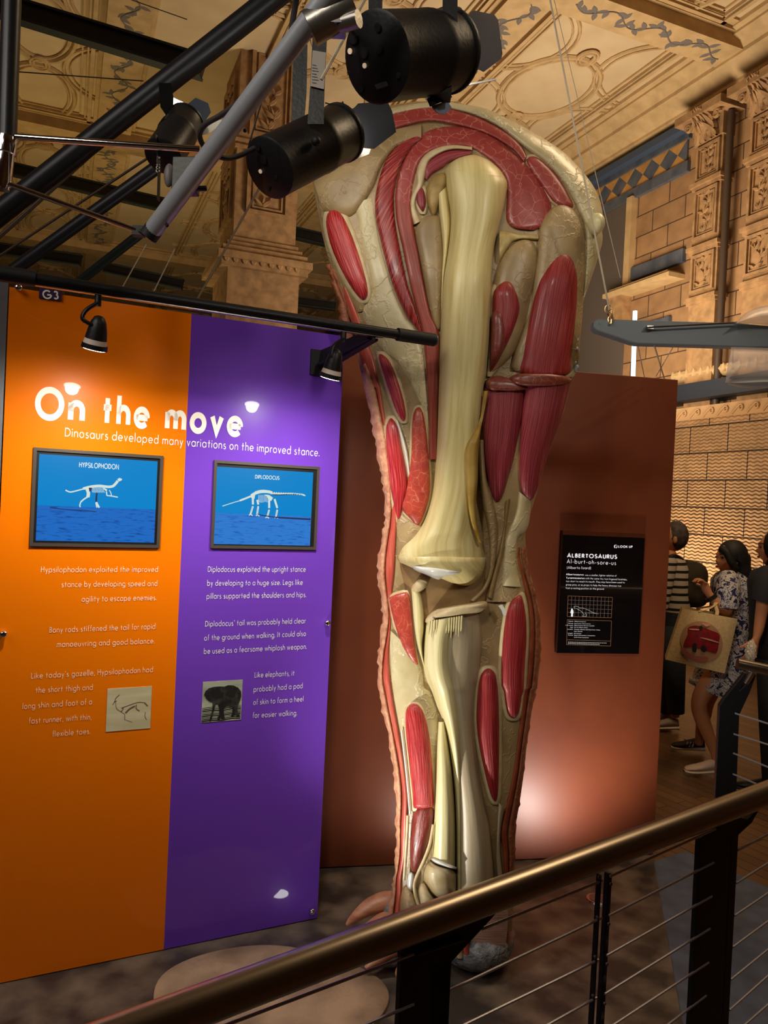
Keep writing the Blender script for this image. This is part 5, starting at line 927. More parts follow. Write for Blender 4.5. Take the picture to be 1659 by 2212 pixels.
flap(t, e6((1195, 640), (1290, 622), (1490, 584), (1494, 596), (1300, 634), (1200, 655)), 1.98, 2.12, mat('lit_edge_flap', rgb(226, 226, 220), .3))
flap(t, e6((985, 730), (1140, 690), (1165, 725), (1010, 790)), 1.90, 1.95, BDM, th=.006); flap(t, e6((1012, 790), (1128, 752), (1160, 802), (1112, 852), (1062, 846), (1028, 818)), 1.93, 1.97, mat('blue_grey_flap', rgb(104, 122, 150), .5))
mb = MB()
for q in ((1180, 55), (1230, 70), (1245, 150)), ((1195, 615), (1260, 610), (1290, 575), (1285, 530)), ((960, 660), (1010, 640), (1060, 690)): mb.tube(smooth_pts([P(x, y, 1.97) for x, y in e6(*q)], 4), .0028, 8)
mb.build('wire_clip', BLACK, t)
mb = MB(); mb.box(P(952, 200, 1.92), (.026, .02, .014)); mb.box(P(958, 187, 1.90), (.012, .012, .02)); mb.build('hinge_block', BLACKM, t, smooth=False)
spot('stage_light_beam', tuple(b_+ax*.02), tuple(b_+ax), 4, 165, (1, .95, .85), .3, .02)
t, a, b_, ax, e, u, L_ = can('black stage light with a broad black barn door, hung below the largest one', (580, 364, 2.06), (738, 287, 2.26), .081)
for q, r_, m, nm in ((e1((1415, 930))[0], .0055, DOT, 'lit_hole'), (e1((1400, 800))[0], .009, BLACKM, 'cable_gland'), (e1((1432, 868))[0], .011, HOLE, 'socket'), (e1((1500, 960))[0], .005, HOLE, 'screw_hole'), (e1((1460, 1030))[0], .005, HOLE, 'screw_hole')): onrear(*q, r_, m, nm)
ribbonpx(t, [(676, 62), (707, 62), (701, 185), (699, 268), (664, 268), (670, 185)], 2.07, BLACK, 'yoke'); ribbonpx(t, [(634, 96), (664, 96), (662, 200), (657, 262), (629, 262)], 2.2, BLACK, 'yoke')
ribbonpx(t, e6((122, 375), (222, 392), (206, 666), (105, 642)), 2.064, GLBL, 'paper_label', .002)
BLB = MB()
for k in range(7): y = 480+k*22; BLB.prism([P(x, y_, 2.0625) for x, y_ in e6((118, y), (150+8*(k % 3), y+6), (150+8*(k % 3), y+10), (118, y+4))], V(0, 1, 0), .0005)
BLB.build('label_print', mat('grey_ink', rgb(90, 84, 80), .6), t, smooth=False)
flap(t, e6((350, 875), (388, 832), (436, 800), (462, 772), (680, 756), (716, 830), (746, 985), (582, 1110), (548, 1105), (430, 1078)), 2.30, 2.36, BDM)
flap(t, e6((402, 1080), (440, 1100), (555, 1112), (540, 1150), (470, 1180), (400, 1200)), 2.29, 2.33, mat('bright_inner_flap', rgb(240, 234, 220), .35)); flap(t, e6((285, 798), (345, 790), (382, 830), (340, 868), (305, 845)), 2.27, 2.3, PLATE)
mb = MB(); mb.tube(smooth_pts([P(x, y, 2.26) for x, y in e6((345, 760), (375, 860), (360, 930), (400, 1040), (450, 1110))], 5), .003, 8); mb.tube([P(x, y, 2.27) for x, y in e6((215, 768), (330, 800))], .002, 6); mb.build('wire_clip', BLACK, t)
mb = MB(); mb.ell(P(683, 305, 2.06), (.013, .013, .013), None, 12, 8); mb.build('pivot_knob', BLACKM, t)
spot('stage_light_beam', tuple(b_+ax*.02), tuple(b_+ax), 5, 165, (1, .95, .85), .3, .02)
mb = MB(); cp = e1((1380, 805), (1300, 845), (1220, 858), (1130, 820), (1085, 745), (1110, 680), (1200, 625), (1290, 560), (1380, 455), (1510, 385), (1565, 300), (1580, 180), (1605, 20), (1625, -60)); ds = np.linspace(2.03, 1.60, len(cp)); mb.tube(smooth_pts([P(x, y, d) for (x, y), d in zip(cp, ds)], 6), .0068, 10); mb.build('power_cable', mat('grey_cable', rgb(58, 52, 52), .5), t)
mb = MB(); mb.tube([P(x, y, 1.9) for x, y in e1((1350, 790), (1400, 620), (1470, 400), (1500, 320))], .0022, 6); mb.build('safety_wire', DW, t)
t, a, b_, ax, e, u, L_ = can('small black stage light clamped beside the lower end of the silver tube', (352, 338, 2.02), (402, 262, 2.14), .050)
flap(t, e1((862, 450), (930, 450), (942, 530), (938, 628), (905, 628), (872, 580)), 2.08, 2.1, BDM); flap(t, e1((942, 530), (1010, 562), (1000, 600), (970, 640), (936, 622)), 2.16, 2.18, PLATE); flap(t, e1((988, 590), (1062, 530), (1130, 560), (1145, 610), (1080, 712), (1055, 692), (978, 640)), 2.12, 2.16, mat('steel_blue_flap', rgb(62, 70, 86), .4)); flap(t, e1((1078, 722), (1130, 650), (1206, 650), (1200, 672), (1140, 722), (1100, 732)), 2.15, 2.18, mat('bright_inner_flap', rgb(240, 234, 220), .35))
strap(t, [(339, 295, 1.99), (344, 360, 1.985), (342, 432, 1.985)], .0125, .004)
mb = MB(); mb.box(P(402, 382, 1.93), (.030, .022, .042), (unit(rt), V(0, 1, 0), V(0, 0, 1))); mb.tube([P(385, 408, 1.92), P(447, 407, 1.92)], .007, 10); mb.build('clamp', BLACK, t, bevel=.004)
mb = MB(); mb.ell(P(365, 379, 1.955), (.013, .012, .030), None, 16, 10); mb.build('clamp_knob', mat('grey_knob', rgb(104, 96, 98), .5), t)
spot('stage_light_beam', tuple(b_+ax*.02), tuple(b_+ax), 4, 165, (1, .95, .85), .3, .02)
vs, fs, wd = text_geo('COBWW', .17, .2); A_, B_ = P(344, 372, 1.978), P(346, 338, 1.978); e_ = unit(B_-A_); s_ = np.linalg.norm(B_-A_)/wd; q_ = unit(np.cross(V(0, -1, 0), e_))
mb = MB(); mb.add([A_+e_*v[0]*s_-q_*(-v[1])*.0085 for v in vs], fs); mb.build('lettering', WHITE, t, smooth=False)
# ------------------------------------------------------------------ hung grey arm with clear sheets, and the lit tube behind
def e3(*q): return [(1200+.27667*x, 600+.27667*y) for x, y in q]
DA = 2.75
ha = thing('hanging_display', P(1480, 745, DA), 'hung grey tapered arm with clear plastic sheets at the right', 'display arm')
mb = MB(); mb.prism([P(x, y, DA) for x, y in e3((297, 350), (318, 325), (350, 320), (740, 333), (1420, 352), (1659, 372), (2100, 410), (2100, 590), (1659, 545), (640, 515), (600, 506), (322, 412), (298, 388))], V(0, 1, 0), .05); mb.build('arm', mat('slate_grey_paint', rgb(96, 102, 106), .45), ha, smooth=False, bevel=.004)
CLR = mat('clear_plastic', rgb(214, 196, 186), .28, alpha=.42, spec=.6); CLD = mat('smoky_plastic', rgb(130, 130, 128), .3, alpha=.6)
def sheet3(pts_a, pts_b, m, nm, d):
    A = smooth_pts([V(*q) for q in pts_a], 5); B = smooth_pts([V(*q) for q in pts_b], 5); n = len(A); rows = [[P(*(A[i]*(1-k/8)+B[i]*k/8), d-.06*sin(pi*k/8)) for k in range(9)] for i in range(n)]
    mb = MB(); mb.grid(rows); o = mb.build(nm, m, ha); md = o.modifiers.new('thickness', 'SOLIDIFY'); md.thickness = .003
sheet3(e3((1412, 356), (1440, 315), (1520, 255), (1659, 215), (2000, 190)), e3((1412, 358), (1470, 358), (1560, 362), (1659, 372), (2000, 400)), CLR, 'clear_sheet', DA-.005)
sheet3(e3((1372, 540), (1500, 543), (1659, 547), (2000, 560)), e3((1325, 822), (1440, 846), (1659, 858), (2000, 860)), CLR, 'clear_sheet', DA-.005)
sheet3(e3((1325, 820), (1400, 790), (1520, 772), (1659, 765), (2000, 760)), e3((1327, 824), (1400, 850), (1520, 862), (1659, 860), (2000, 865)), CLD, 'grey_tube_end', DA-.03)
mb = MB(); p_ = e3((705, 392), (770, 384), (1000, 372), (1415, 350)); mb.tube([P(x, y, DA-.02) for x, y in p_], .0035, 8); mb.box(P(*e3((735, 390))[0], DA-.012), (.012, .008, .006)); mb.build('stay_rod', STEEL, ha)
mb = MB(); mb.tube([P(*q, DA-.005) for q in e3((340, 355), (341, 356))], .003, 8); mb.build('bolt_hole', HOLE, ha)
mb = MB()
def ringp(c, r_, ax_): 
    e_, u_ = frame_of(ax_); mb.tube([c+(e_*cos(k*pi/8)+u_*sin(k*pi/8)*1.5)*r_ for k in range(17)], .0032, 8)
ringp(P(1313, 668, DA), .010, V(.4, 1, 0)); ringp(P(1318, 680, DA), .010, V(1, .4, .2)); ringp(P(1319, 691, DA), .009, V(.2, 1, 0)); mb.tube([P(1321, 690, DA-.01), P(1320, 700, DA-.01)], .005, 8); mb.build('shackle', mat('brass_shackle', rgb(190, 160, 120), .3, .8), ha)
wire((*e3((770, 525))[0], DA+.02), (*e3((850, 790))[0], 3.6), .003, 'pale cord below the grey arm, dropping behind the brown board'); wire((*e3((640, 515))[0], DA+.03), (*e3((694, 775))[0], 3.7), .002, 'thin wire right of the glowing tube'); wire((*e3((925, 530))[0], DA+.02), (*e3((785, 770))[0], 3.7), .002, 'thin wire slanting left below the grey arm')
mb = MB(); mb.tube([P(1372, 672, 6.2), P(1366, 860, 6.2)], .018, 12); mb.build('light_tube', mat('blue_white_tube', (1, 1, 1), .3, emit=2.2, ecol=(.55, .80, 1, 1)), None, label='glowing blue white vertical light tube beyond the brown board', cat='light')
RODM = mat('satin_steel_rod', rgb(196, 196, 204), .28, .55)
# ------------------------------------------------------------------ near railing with steel rods
RA = P(850, 2010, 1.17); RZ = radians(57.2); RDn = V(sin(RZ), cos(RZ), 0); RN = V(RDn[1], -RDn[0], 0); RB = Board(RA*V(1, 1, 0), RDn, RN)
rl = thing('railing', RB.at(.45, 0), 'near black metal railing with a thick polished handrail and thin steel rods', 'railing')
HR = mat('bronze_tinted_steel', rgb(150, 138, 122), .30, 1, bump=.04, scale=3, stretch=(1, 1, 30))
a, b_ = RB.loc(850, 2016), RB.loc(1659, 1713); sl = (b_-a)/(b_[0]-a[0])
mb = MB(); mb.tube([RB.at(*(a-sl*2.2)), RB.at(*(a+sl*3.2))], .0255, 28); mb.build('handrail', HR, rl)
def post(px, th, off, nm='post', bot=.015):
    q = [RB.loc(*p, off) for p in px]; q = [V(v[0], bot) if p[1] > 2200 else v for p, v in zip(px, q)]
    mb = MB(); mb.prism([RB.at(*v, off) for v in q], RN, -th); return mb.build(nm, BLACK, rl, smooth=False, bevel=.0015)
r8 = lambda x, y: (800+.3255*x, 1900+.3255*y); r2 = lambda x, y: (1220+.26462*x, 1780+.26462*y)
post([r8(190, 1000), r8(210, 455), r8(500, 330), r8(835, 225), r8(535, 545), r8(520, 1000)], .012, .0)
post([r8(400, 1000), r8(405, 590), r8(440, 560), r8(760, 300), r8(835, 228), r8(540, 548), r8(522, 1000)], .03, .0)
mb = MB(); mb.tube([RB.at(*RB.loc(*r8(300, 492), .004), .004), RB.at(*RB.loc(*r8(615, 392), .004), .004)], .0042, 8); mb.build('welded_strut', BLACK, rl)
post([r2(1035, 1640), r2(1105, 120), r2(1230, 40), r2(1340, -40), r2(1420, -60), r2(1540, -20), r2(1360, 100), r2(1290, 1640)], .012, .0)
post([r2(1290, 1640), r2(1362, 95), r2(1590, -120), r2(1530, -10), r2(1420, 90), r2(1340, 1640)], .06, .0)
for x0, x1, y0 in ((258, 300, 420), (322, 385, 405)):
    p0, p1 = r2(x0+8, y0), r2(x1, y0); post([r2(x0-46, 1640), r2(x0+38, y0), r2(x1+4, y0), r2(x1-64, 1640)], .012, .004 if x0 < 300 else -.012, 'baluster')
mb = MB()
BOLT = mat('dull_steel_bolt', rgb(120, 116, 112), .35, .8)
for x, y in ((368, 484), (350, 810), (334, 1137), (316, 1458), (272, 430), (255, 755), (237, 1077), (220, 1395)):
    u, z = RB.loc(*r2(x, y), .005); mb = MB(); mb.ell(RB.at(u, z, .008), (.003, .003, .003), None, 10, 6); mb.build('bolt', BOLT, rl)
for pl in ([(494, 2212), (901, 2057.5)], [(800, 2209), (894, 2169)], [(1041, 2007), (1301, 1902)], [(1318, 1893), (1545, 1790.6)], [(972, 2139), (1300, 1982.5)], [(1316, 1977.5), (1541.5, 1863)], [(1008, 2212), (1293, 2073)], [(1311, 2064), (1537.5, 1936)],
           [(1187, 2212), (1289, 2155)], [(1307, 2147), (1533.5, 2006)], [(1328.5, 2212), (1531, 2079)], [(1445, 2212), (1525.6, 2150.5)], [(1594, 1836.5), (1659, 1802.5)], [(1590, 1908), (1659, 1864.7)], [(1587, 1978), (1659, 1929.5)], [(1583, 2046), (1659, 1990)], [(1579, 2116), (1659, 2051)], [(1576, 2182), (1659, 2108)], [(1611, 2212), (1659, 2170)]):
    u, v = RB.loc(*pl[0]), RB.loc(*pl[1]); d = (v-u)/max(1e-6, np.linalg.norm(v-u))
    if pl[0][1] > 2200 or pl[0] == (800, 2209): u = u-d*.35
    if pl[1][0] == 1659: v = v+d*.5
    mb = MB(); mb.tube([RB.at(*u), RB.at(*v)], .0024, 8); mb.build('steel_rod', RODM, rl)
# ------------------------------------------------------------------ far railing beyond the walkway
FZ = radians(100); FD = V(sin(FZ), cos(FZ), 0); FN = V(FD[1], -FD[0], 0); FP = P(1575, 1600, 3.15); FB = Board(FP*V(1, 1, 0), FD, FN)
fr_ = thing('railing', FB.at(.3, 0), 'far railing with a cranked black post in front of the woman', 'railing')
r5 = lambda x, y: (1420+.1808*x, 1400+.1808*y)
def fpost(px, th, nm='post'):
    q = [FB.loc(*p) for p in px]; q = [V(v[0], .015) if p[1] > 1730 else v for p, v in zip(px, q)]; mb = MB(); mb.prism([FB.at(*v) for v in q], FN, -th); return mb.build(nm, BLACK, fr_, smooth=False, bevel=.002)
fpost([r5(690, 2000), r5(740, 690), r5(800, 600), r5(1040, 300), r5(1075, 310), r5(990, 500), r5(1060, 430), r5(1130, 300), r5(1180, 320), r5(1110, 520), r5(980, 800), r5(955, 2000)], .03)
mb = MB(); A_, B_ = FB.loc(*r5(930, 165)), FB.loc(*r5(1322, 248)); d = (B_-A_)/np.linalg.norm(B_-A_); mb.tube([FB.at(*A_, .03), FB.at(*(B_+d*1.2), .03)], .0225, 20); mb.build('handrail', HR, fr_)
mb = MB(); mb.tube([FB.at(*FB.loc(*r5(1135, 275)), .01), FB.at(*FB.loc(*r5(1060, 420)), .0)], .012, 10); mb.build('bracket_pin', STEEL, fr_)
for p0, p1 in (((925, 775), (1322, 900)), ((910, 1022), (1322, 1150)), ((905, 1252), (1322, 1420)), ((900, 1500), (1322, 1680))):
    A_, B_ = FB.loc(*r5(*p0)), FB.loc(*r5(*p1)); d = (B_-A_)/np.linalg.norm(B_-A_); mb = MB(); mb.tube([FB.at(*A_, .004), FB.at(*(B_+d*1.2), .004)], .0035, 8); mb.build('steel_rod', RODM, fr_)
# ------------------------------------------------------------------ pale round stone on the floor
ST = mat('pale_pitted_stone', rgb(112, 90, 70), .65, col2=rgb(164, 136, 108), scale=6, bump=1.2, bscale=26, detail=8)
sc_ = fl(560, 2160); pts = []
for k in range(64):
    q = 2*pi*k/64; r_ = 1+.03*sin(3*q+1)+.02*sin(5*q); pts.append(V(sc_[0]+.03+.40*cos(q)*r_, sc_[1]-.0+.30*sin(q)*r_, 0))
rows = [[V(*(sc_[:2]+(p[:2]-sc_[:2])*s_), z) for p in pts] for s_, z in ((1.0, .0), (.995, .012), (.97, .018), (.8, .021), (.5, .023), (.2, .024), (.001, .024))]
mb = MB(); mb.grid(rows, None, True); mb.build('stone_slab', ST, None, label='pale brown round stone slab lying on the dark floor', cat='stone')
for (x, y) in ((686, 2061), (1290, 1944)):
    p_ = fl(x, y); t = thing('floor_light', p_, 'recessed floor light in front of the purple board' if x < 900 else 'recessed floor light glinting behind the railing', 'floor light')
    mb = MB(); mb.tube([p_, p_+V(0, 0, .008)], [.05, .046], 24); mb.build('ring', STEEL, t); mb = MB(); mb.tube([p_+V(0, 0, .0082), p_+V(0, 0, .010)], .036, 24); mb.build('lens', mat('floor_lens', (1, 1, 1), .2, emit=14, ecol=(1, .97, .92, 1)) if x < 900 else mat('floor_lens_dim', rgb(60, 56, 54), .08, coat=1), t)
# ------------------------------------------------------------------ people on the walkway
def skin_mesh(name, nodes_, edges, m, parent, root=0, sub=2, shape=None):
    """a continuous body grown over joints: nodes_ = [(point, rx, ry)]"""
    me = bpy.data.meshes.new(name); og = np.array(parent.get('_org', (0, 0, 0))); me.from_pydata([tuple(np.array(n[0])-og) for n in nodes_], edges, [])
    o = bpy.data.objects.new(name, me); COL.objects.link(o); sk = o.modifiers.new('skin', 'SKIN'); sk.use_smooth_shade = True; sk.branch_smoothing = .3
    for i, n in enumerate(nodes_):
        d = me.skin_vertices[0].data[i]; d.radius = (n[1], n[2] if len(n) > 2 else n[1]); d.use_root = (i == root)
    s = o.modifiers.new('sub', 'SUBSURF'); s.levels = sub; s.render_levels = sub
    bpy.context.view_layer.update(); dg = bpy.context.evaluated_depsgraph_get(); m2 = bpy.data.meshes.new_from_object(o.evaluated_get(dg)); bpy.data.objects.remove(o); 
    if shape:
        for v in m2.vertices:
            q = shape(np.array(v.co)+og); v.co = tuple(q-og)
    m2.materials.clear(); m2.materials.append(m)
    for p in m2.polygons: p.use_smooth = True; p.material_index = 0
    o2 = bpy.data.objects.new(name, m2); COL.objects.link(o2); o2.parent = parent; o2['_org'] = tuple(og); return o2
SKN = mat('warm_skin', rgb(208, 138, 94), .5, spec=.35); HAIRM = fibre('dark_hair', rgb(14, 9, 8), rgb(22, 15, 12), rgb(34, 24, 18), 90, 4, .65, .6, coat=0)
PRINT = bpy.data.materials.new('blue_white_print'); PRINT.use_nodes = True; nt, b, N, L = nodes(PRINT)
tc = N('TexCoord'); nz = N('TexNoise'); nz.inputs['Scale'].default_value = 11; nz.inputs['Detail'].default_value = 2; mx = N('Mix'); mx.data_type = 'VECTOR'; mx.inputs[0].default_value = .22; L(tc.outputs['Object'], nz.inputs['Vector']); L(tc.outputs['Object'], mx.inputs[4]); L(nz.outputs['Color'], mx.inputs[5])
n2 = N('TexNoise'); n2.inputs['Scale'].default_value = 24; n2.inputs['Detail'].default_value = 3; L(mx.outputs[1], n2.inputs['Vector']); cr = N('ValToRGB'); cr.color_ramp.interpolation = 'CONSTANT'; e_ = cr.color_ramp.elements; e_[0].position = 0; e_[0].color = rgb(30, 32, 78); e_[1].position = .44; e_[1].color = rgb(206, 196, 188); q = e_.new(.53); q.color = rgb(86, 88, 128); q = e_.new(.58); q.color = rgb(206, 196, 188); q = e_.new(.66); q.color = rgb(24, 26, 60)
L(n2.outputs[0], cr.inputs[0]); L(cr.outputs[0], b.inputs['Base Color']); b.inputs['Roughness'].default_value = .7
def shoe(par, heel, toe, m, sole, h=.085, wd=.043, stripes=None, label=None):
    heel, toe = np.asarray(heel, float), np.asarray(toe, float); d = unit(toe-heel); s_ = unit(np.cross(V(0, 0, 1), d)); up = np.cross(d, s_); L_ = np.linalg.norm(toe-heel)
    def ringr(t, z0, z1, w_): c = heel+d*L_*t; return [c+s_*w_*cos(q)+up*((z0+z1)/2+(z1-z0)/2*sin(q)) for q in np.linspace(0, 2*pi, 16, endpoint=False)]
    mb = MB(); mb.grid([ringr(t, .02, z1*h/.085, w_*wd/.043) for t, z1, w_ in ((0, .06, .016), (.03, .085, .030), (.15, .092, .034), (.3, .088, .036), (.45, .075, .039), (.62, .060, .043), (.8, .050, .042), (.93, .042, .032), (1, .030, .012))], None, True); o = mb.build('shoe', m, par, label=label)
    mb = MB(); mb.grid([ringr(t, .0, z1, w_*wd/.043) for t, z1, w_ in ((-.02, .028, .014), (.0, .034, .032), (.15, .032, .037), (.4, .026, .038), (.65, .024, .046), (.85, .024, .044), (.97, .024, .032), (1.02, .022, .012))], None, True); mb.build('sole', sole, o)
    if stripes:
        for k in range(3):
            for sd in (-1, 1):
                mb = MB()
                p0 = heel+d*L_*(.42+.09*k)+s_*sd*.0385+up*.03; p1 = heel+d*L_*(.36+.09*k)+s_*sd*.030+up*.068; mb.tube([p0, (p0+p1)/2+s_*sd*.003, p1], .0055, 6, flat=.4, up=s_); mb.build('stripe', stripes, o)
    return o
def hand(par, wrist, d, n, m, L_=.17, curl=.9, th_side=1):
    """palm, four bent fingers of unequal length and a thumb: d along the hand, n the palm's facing"""
    d = unit(d); n = unit(n-d*np.dot(n, d)); s_ = np.cross(d, n); nd = [(wrist, .020, .026), (wrist+d*L_*.25, .020, .034), (wrist+d*L_*.48, .016, .034)]; ed = [(0, 1), (1, 2)]
    for k, (o_, l_) in enumerate(((-1.5, .40), (-.5, .46), (.5, .43), (1.5, .34))):
        p = wrist+d*L_*.52+s_*o_*.017; i = len(nd); nd.append((p, .0088)); ed.append((2, i)); dd = d
        for j in range(3):
            a = curl*(j+.4)*.62; dd = d*cos(a)+n*sin(a); p = p+dd*L_*l_*.36; nd.append((p, .0085-.001*j)); ed.append((i+j, i+j+1))
    i = len(nd); p = wrist+d*L_*.2+s_*th_side*-.032; nd.append((p, .011)); ed.append((1, i)); 
    for j in range(2): p = p+unit(d*.8-s_*th_side*.5+n*.5*(j+.4))*.034; nd.append((p, .0095-.001*j)); ed.append((i+j, i+j+1))
    return nd, ed
def head_shape(c, fwd, sc=1.0):
    """returns a shaped head mesh: skull, brow, nose, lips, chin"""
    fwd = unit(fwd); sd = unit(np.cross(V(0, 0, 1), fwd)); up = np.cross(fwd, sd)*-1; up = V(0, 0, 1)
    rows = []; nv, nu = 30, 36
    for i in range(nv+1):
        th = pi*i/nv; r = []
        for k in range(nu):
            ph = 2*pi*k/nu; x, y, z = sin(th)*cos(ph), sin(th)*sin(ph), cos(th)
            fx, sx, uz = x*.095, y*.073, z*.115
            if z < 0: fx *= 1-.28*(-z)**1.5*(1 if x < 0 else .35); sx *= 1-.38*(-z)**1.4
            if x > .2:
                w_ = max(0, 1-abs(y)/.30)
                fx += .022*w_*math.exp(-((z+.17)/.13)**2)+.010*max(0, 1-abs(y)/.7)*math.exp(-((z-.22)/.10)**2)-.006*math.exp(-((z-.05)/.08)**2)*(1-w_)
                fx += .008*max(0, 1-abs(y)/.4)*math.exp(-((z+.42)/.05)**2)+.007*max(0, 1-abs(y)/.4)*math.exp(-((z+.54)/.05)**2)-.004*math.exp(-((z+.48)/.02)**2)*w_+.012*max(0, 1-abs(y)/.5)*math.exp(-((z+.82)/.12)**2)
            r.append(c+(fwd*fx+sd*sx+up*uz)*sc)
        rows.append(r)
    return rows, fwd, sd, up
def add_head(par, c, fwd, m, sc=1.0, lips=True, neck=None):
    rows, fwd, sd, up = head_shape(c, fwd, sc); mb = MB(); mb.grid(rows, None, True)
    for s_ in (-1, 1): mb.ell(c+(sd*s_*.074-fwd*.008-up*.012)*sc, (.010*sc, .018*sc, .030*sc), (sd, fwd, up), 12, 8)
    o = mb.build('head', m, par, angle=180)
    mb = MB()
    for s_ in (-1, 1): mb.ell(c+(sd*s_*.031+fwd*.083+up*.008)*sc, (.013*sc, .008*sc, .007*sc), (sd, fwd, up), 10, 8)
    mb.build('eyes', mat('eye_white_dark', rgb(60, 40, 32), .2), o)
    mb = MB()
    for s_ in (-1, 1): mb.tube([c+(sd*s_*(.016+.011*k)+fwd*(.094-.003*k*k)+up*(.030+.003*sin(k)))*sc for k in range(4)], .003*sc, 6)
    mb.build('eyebrows', HAIRM, o)
    mb = MB(); mb.ell(c+(fwd*.094-up*.054)*sc, (.022*sc, .008*sc, .0085*sc), (sd, fwd, up), 12, 8); mb.build('lips', mat('lips', rgb(150, 62, 52), .4), o)
    return o
# ---- woman in a printed dress carrying a tote bag
dW = 5.25; w5 = lambda x, y: (1400+.15612*x, 1120+.15612*y)
wf = P(1530, 1655, dW); wr = V(wf[0], wf[1], 0)
wo = thing('person', wr, 'person with long dark hair in a blue and white print dress carrying a tote bag', 'person'); LFT = unit(V(-1, -.12, 0)); 
J = lambda x, y, d=0: P(x, y, dW+d)
hips = J(1556, 1440); hl, hr = J(1552, 1452, -.07), J(1556, 1450, .09)
arm_n, arm_e = hand(wo, J(1532, 1284, -.21), J(1521, 1262, -.21)-J(1532, 1284, -.21), V(-1, 0, .2), SKN, .17, 1.3)
nd = [(hips, .11, .15), (J(1574, 1360), .095, .12), (J(1578, 1300), .10, .14), (J(1578, 1262), .09, .15), (J(1576, 1240), .045), (J(1577, 1222), .045)]; ed = [(0, 1), (1, 2), (2, 3), (3, 4), (4, 5)]
def chain(pts, start, nd, ed):
    p = start
    for q in pts: nd.append(q); ed.append((p, len(nd)-1)); p = len(nd)-1
    return p
chain([(hl, .085), (J(1528, 1482, -.08), .075), (J(1506, 1517, -.09), .056), (J(1514, 1548, -.09), .056), (J(1532, 1592, -.09), .042), (J(1547, 1632, -.09), .031), (J(1548, 1646, -.09), .036)], 0, nd, ed)
chain([(hr, .085), (J(1538, 1482, .09), .072), (J(1526, 1516, .16), .055), (J(1521, 1543, .22), .054), (J(1513, 1580, .31), .038), (J(1510, 1600, .35), .030), (J(1509, 1610, .36), .036)], 0, nd, ed)
e_ = chain([(J(1574, 1256, -.16), .055), (J(1573, 1290, -.20), .046), (J(1572, 1326, -.22), .040), (J(1550, 1306, -.22), .034)], 3, nd, ed)
o0 = len(nd); nd += arm_n; ed += [(x+o0, y+o0) for x, y in arm_e]; ed.append((e_, o0))
an2, ae2 = hand(wo, J(1588, 1380, .16), V(-.2, 0, -1), V(-1, 0, 0), SKN, .17, .5)
e_ = chain([(J(1582, 1256, .16), .055), (J(1590, 1300, .19), .044), (J(1592, 1335, .19), .038)], 3, nd, ed); o0 = len(nd); nd += an2; ed += [(x+o0, y+o0) for x, y in ae2]; ed.append((e_, o0))
skin_mesh('body', nd, ed, SKN, wo)
hc_ = J(1576, 1206); add_head(wo, hc_, unit(V(-1, -.25, -.05)), SKN, .98)
def lathe_rows(sts, nu=32, par=None, fold=0):
    """garment from stations (centre, half width across, half depth, tilt)"""
    rows = []
    for i, (c, a_, b2) in enumerate(sts): rows.append([c+V(1, 0, 0)*a_*cos(q)*(1+fold*sin(q*7+i*.3)*i/len(sts))+V(0, 1, 0)*b2*sin(q)*(1+fold*sin(q*7+i*.3)*i/len(sts)) for q in np.linspace(0, 2*pi, nu, endpoint=False)])
    return rows
sts = [(J(1577, 1232), .055, .06), (J(1577, 1240), .085, .12), (J(1578, 1254), .115, .175), (J(1579, 1285), .125, .175), (J(1578, 1330), .125, .16), (J(1574, 1375), .125, .155), (J(1566, 1420), .150, .175), (J(1556, 1460), .168, .185), (J(1546, 1490), .172, .19), (J(1544, 1500), .165, .185)]
sts = [sts[0]]+[(c+(sts[min(i+1, 9)][0]-c)*t, a_+(sts[min(i+1, 9)][1]-a_)*t, b2+(sts[min(i+1, 9)][2]-b2)*t) for i, (c, a_, b2) in enumerate(sts) for t in (0, .5)][1:]
mb = MB(); rows = lathe_rows(sts, 36, None, .05); 
rows = [[p+(V(0, 0, -.055*(p[0]-wr[0]-.05)/.17) if i > len(rows)-5 else 0) for p in r] for i, r in enumerate(rows)]
mb.grid(rows, None, True)
mb.tube([J(1574, 1250, -.12), J(1573, 1262, -.17), J(1572, 1285, -.205), J(1571, 1316, -.222)], [.07, .078, .072, .070], 20, caps=False); mb.tube([J(1582, 1250, .12), J(1584, 1262, .17), J(1590, 1290, .195), J(1592, 1316, .20)], [.07, .076, .068, .064], 20, caps=False)
mb.build('dress', PRINT, wo, angle=180)
mb = MB(); hb_ = lambda q: 1
mb.ell(hc_+V(.022, .006, .022), (.100, .092, .108), None, 26, 18)
rows = []
for i in range(15):
    t = i/14; c = J(1590+22*t**.8, 1196+118*t); w_ = .088*(1-.35*t)+.01*sin(i*1.7)*.3; rows.append([c+V(cos(q)*w_*(.9-.25*t), sin(q)*w_*1.15, 0)*(1+.05*sin(q*9)) for q in np.linspace(0, 2*pi, 28, endpoint=False)])
uv = [[(k*.014, i*.02) for k in range(28)] for i in range(15)]
mb.grid(rows, uv, True); mb.tube(smooth_pts([hc_+V(-.080, -.03, .066), hc_+V(-.055, -.065, .045), hc_+V(-.028, -.082, -.01), hc_+V(.01, -.085, -.075)], 5), [.012]+[.026]*14+[.02], 10)
mb.build('hair', HAIRM, wo, angle=180)
shoe(wo, J(1556, 1659, -.09)*V(1, 1, 0)+V(.0, 0, .0), J(1556, 1659, -.09)*V(1, 1, 0)+V(-.25, -.03, .0), mat('white_shoe', rgb(206, 178, 158), .6), mat('white_sole', rgb(214, 190, 168), .6), label='white running shoe')
hs = fl(1521, 1622); shoe(wo, V(hs[0], hs[1], .0), V(hs[0]-.235, hs[1]+.02, .0), mat('dark_trainer', rgb(34, 26, 34), .6), mat('white_sole', rgb(214, 190, 168), .6), stripes=mat('white_stripes', rgb(210, 200, 186), .5), label='dark trainer with three pale stripes')
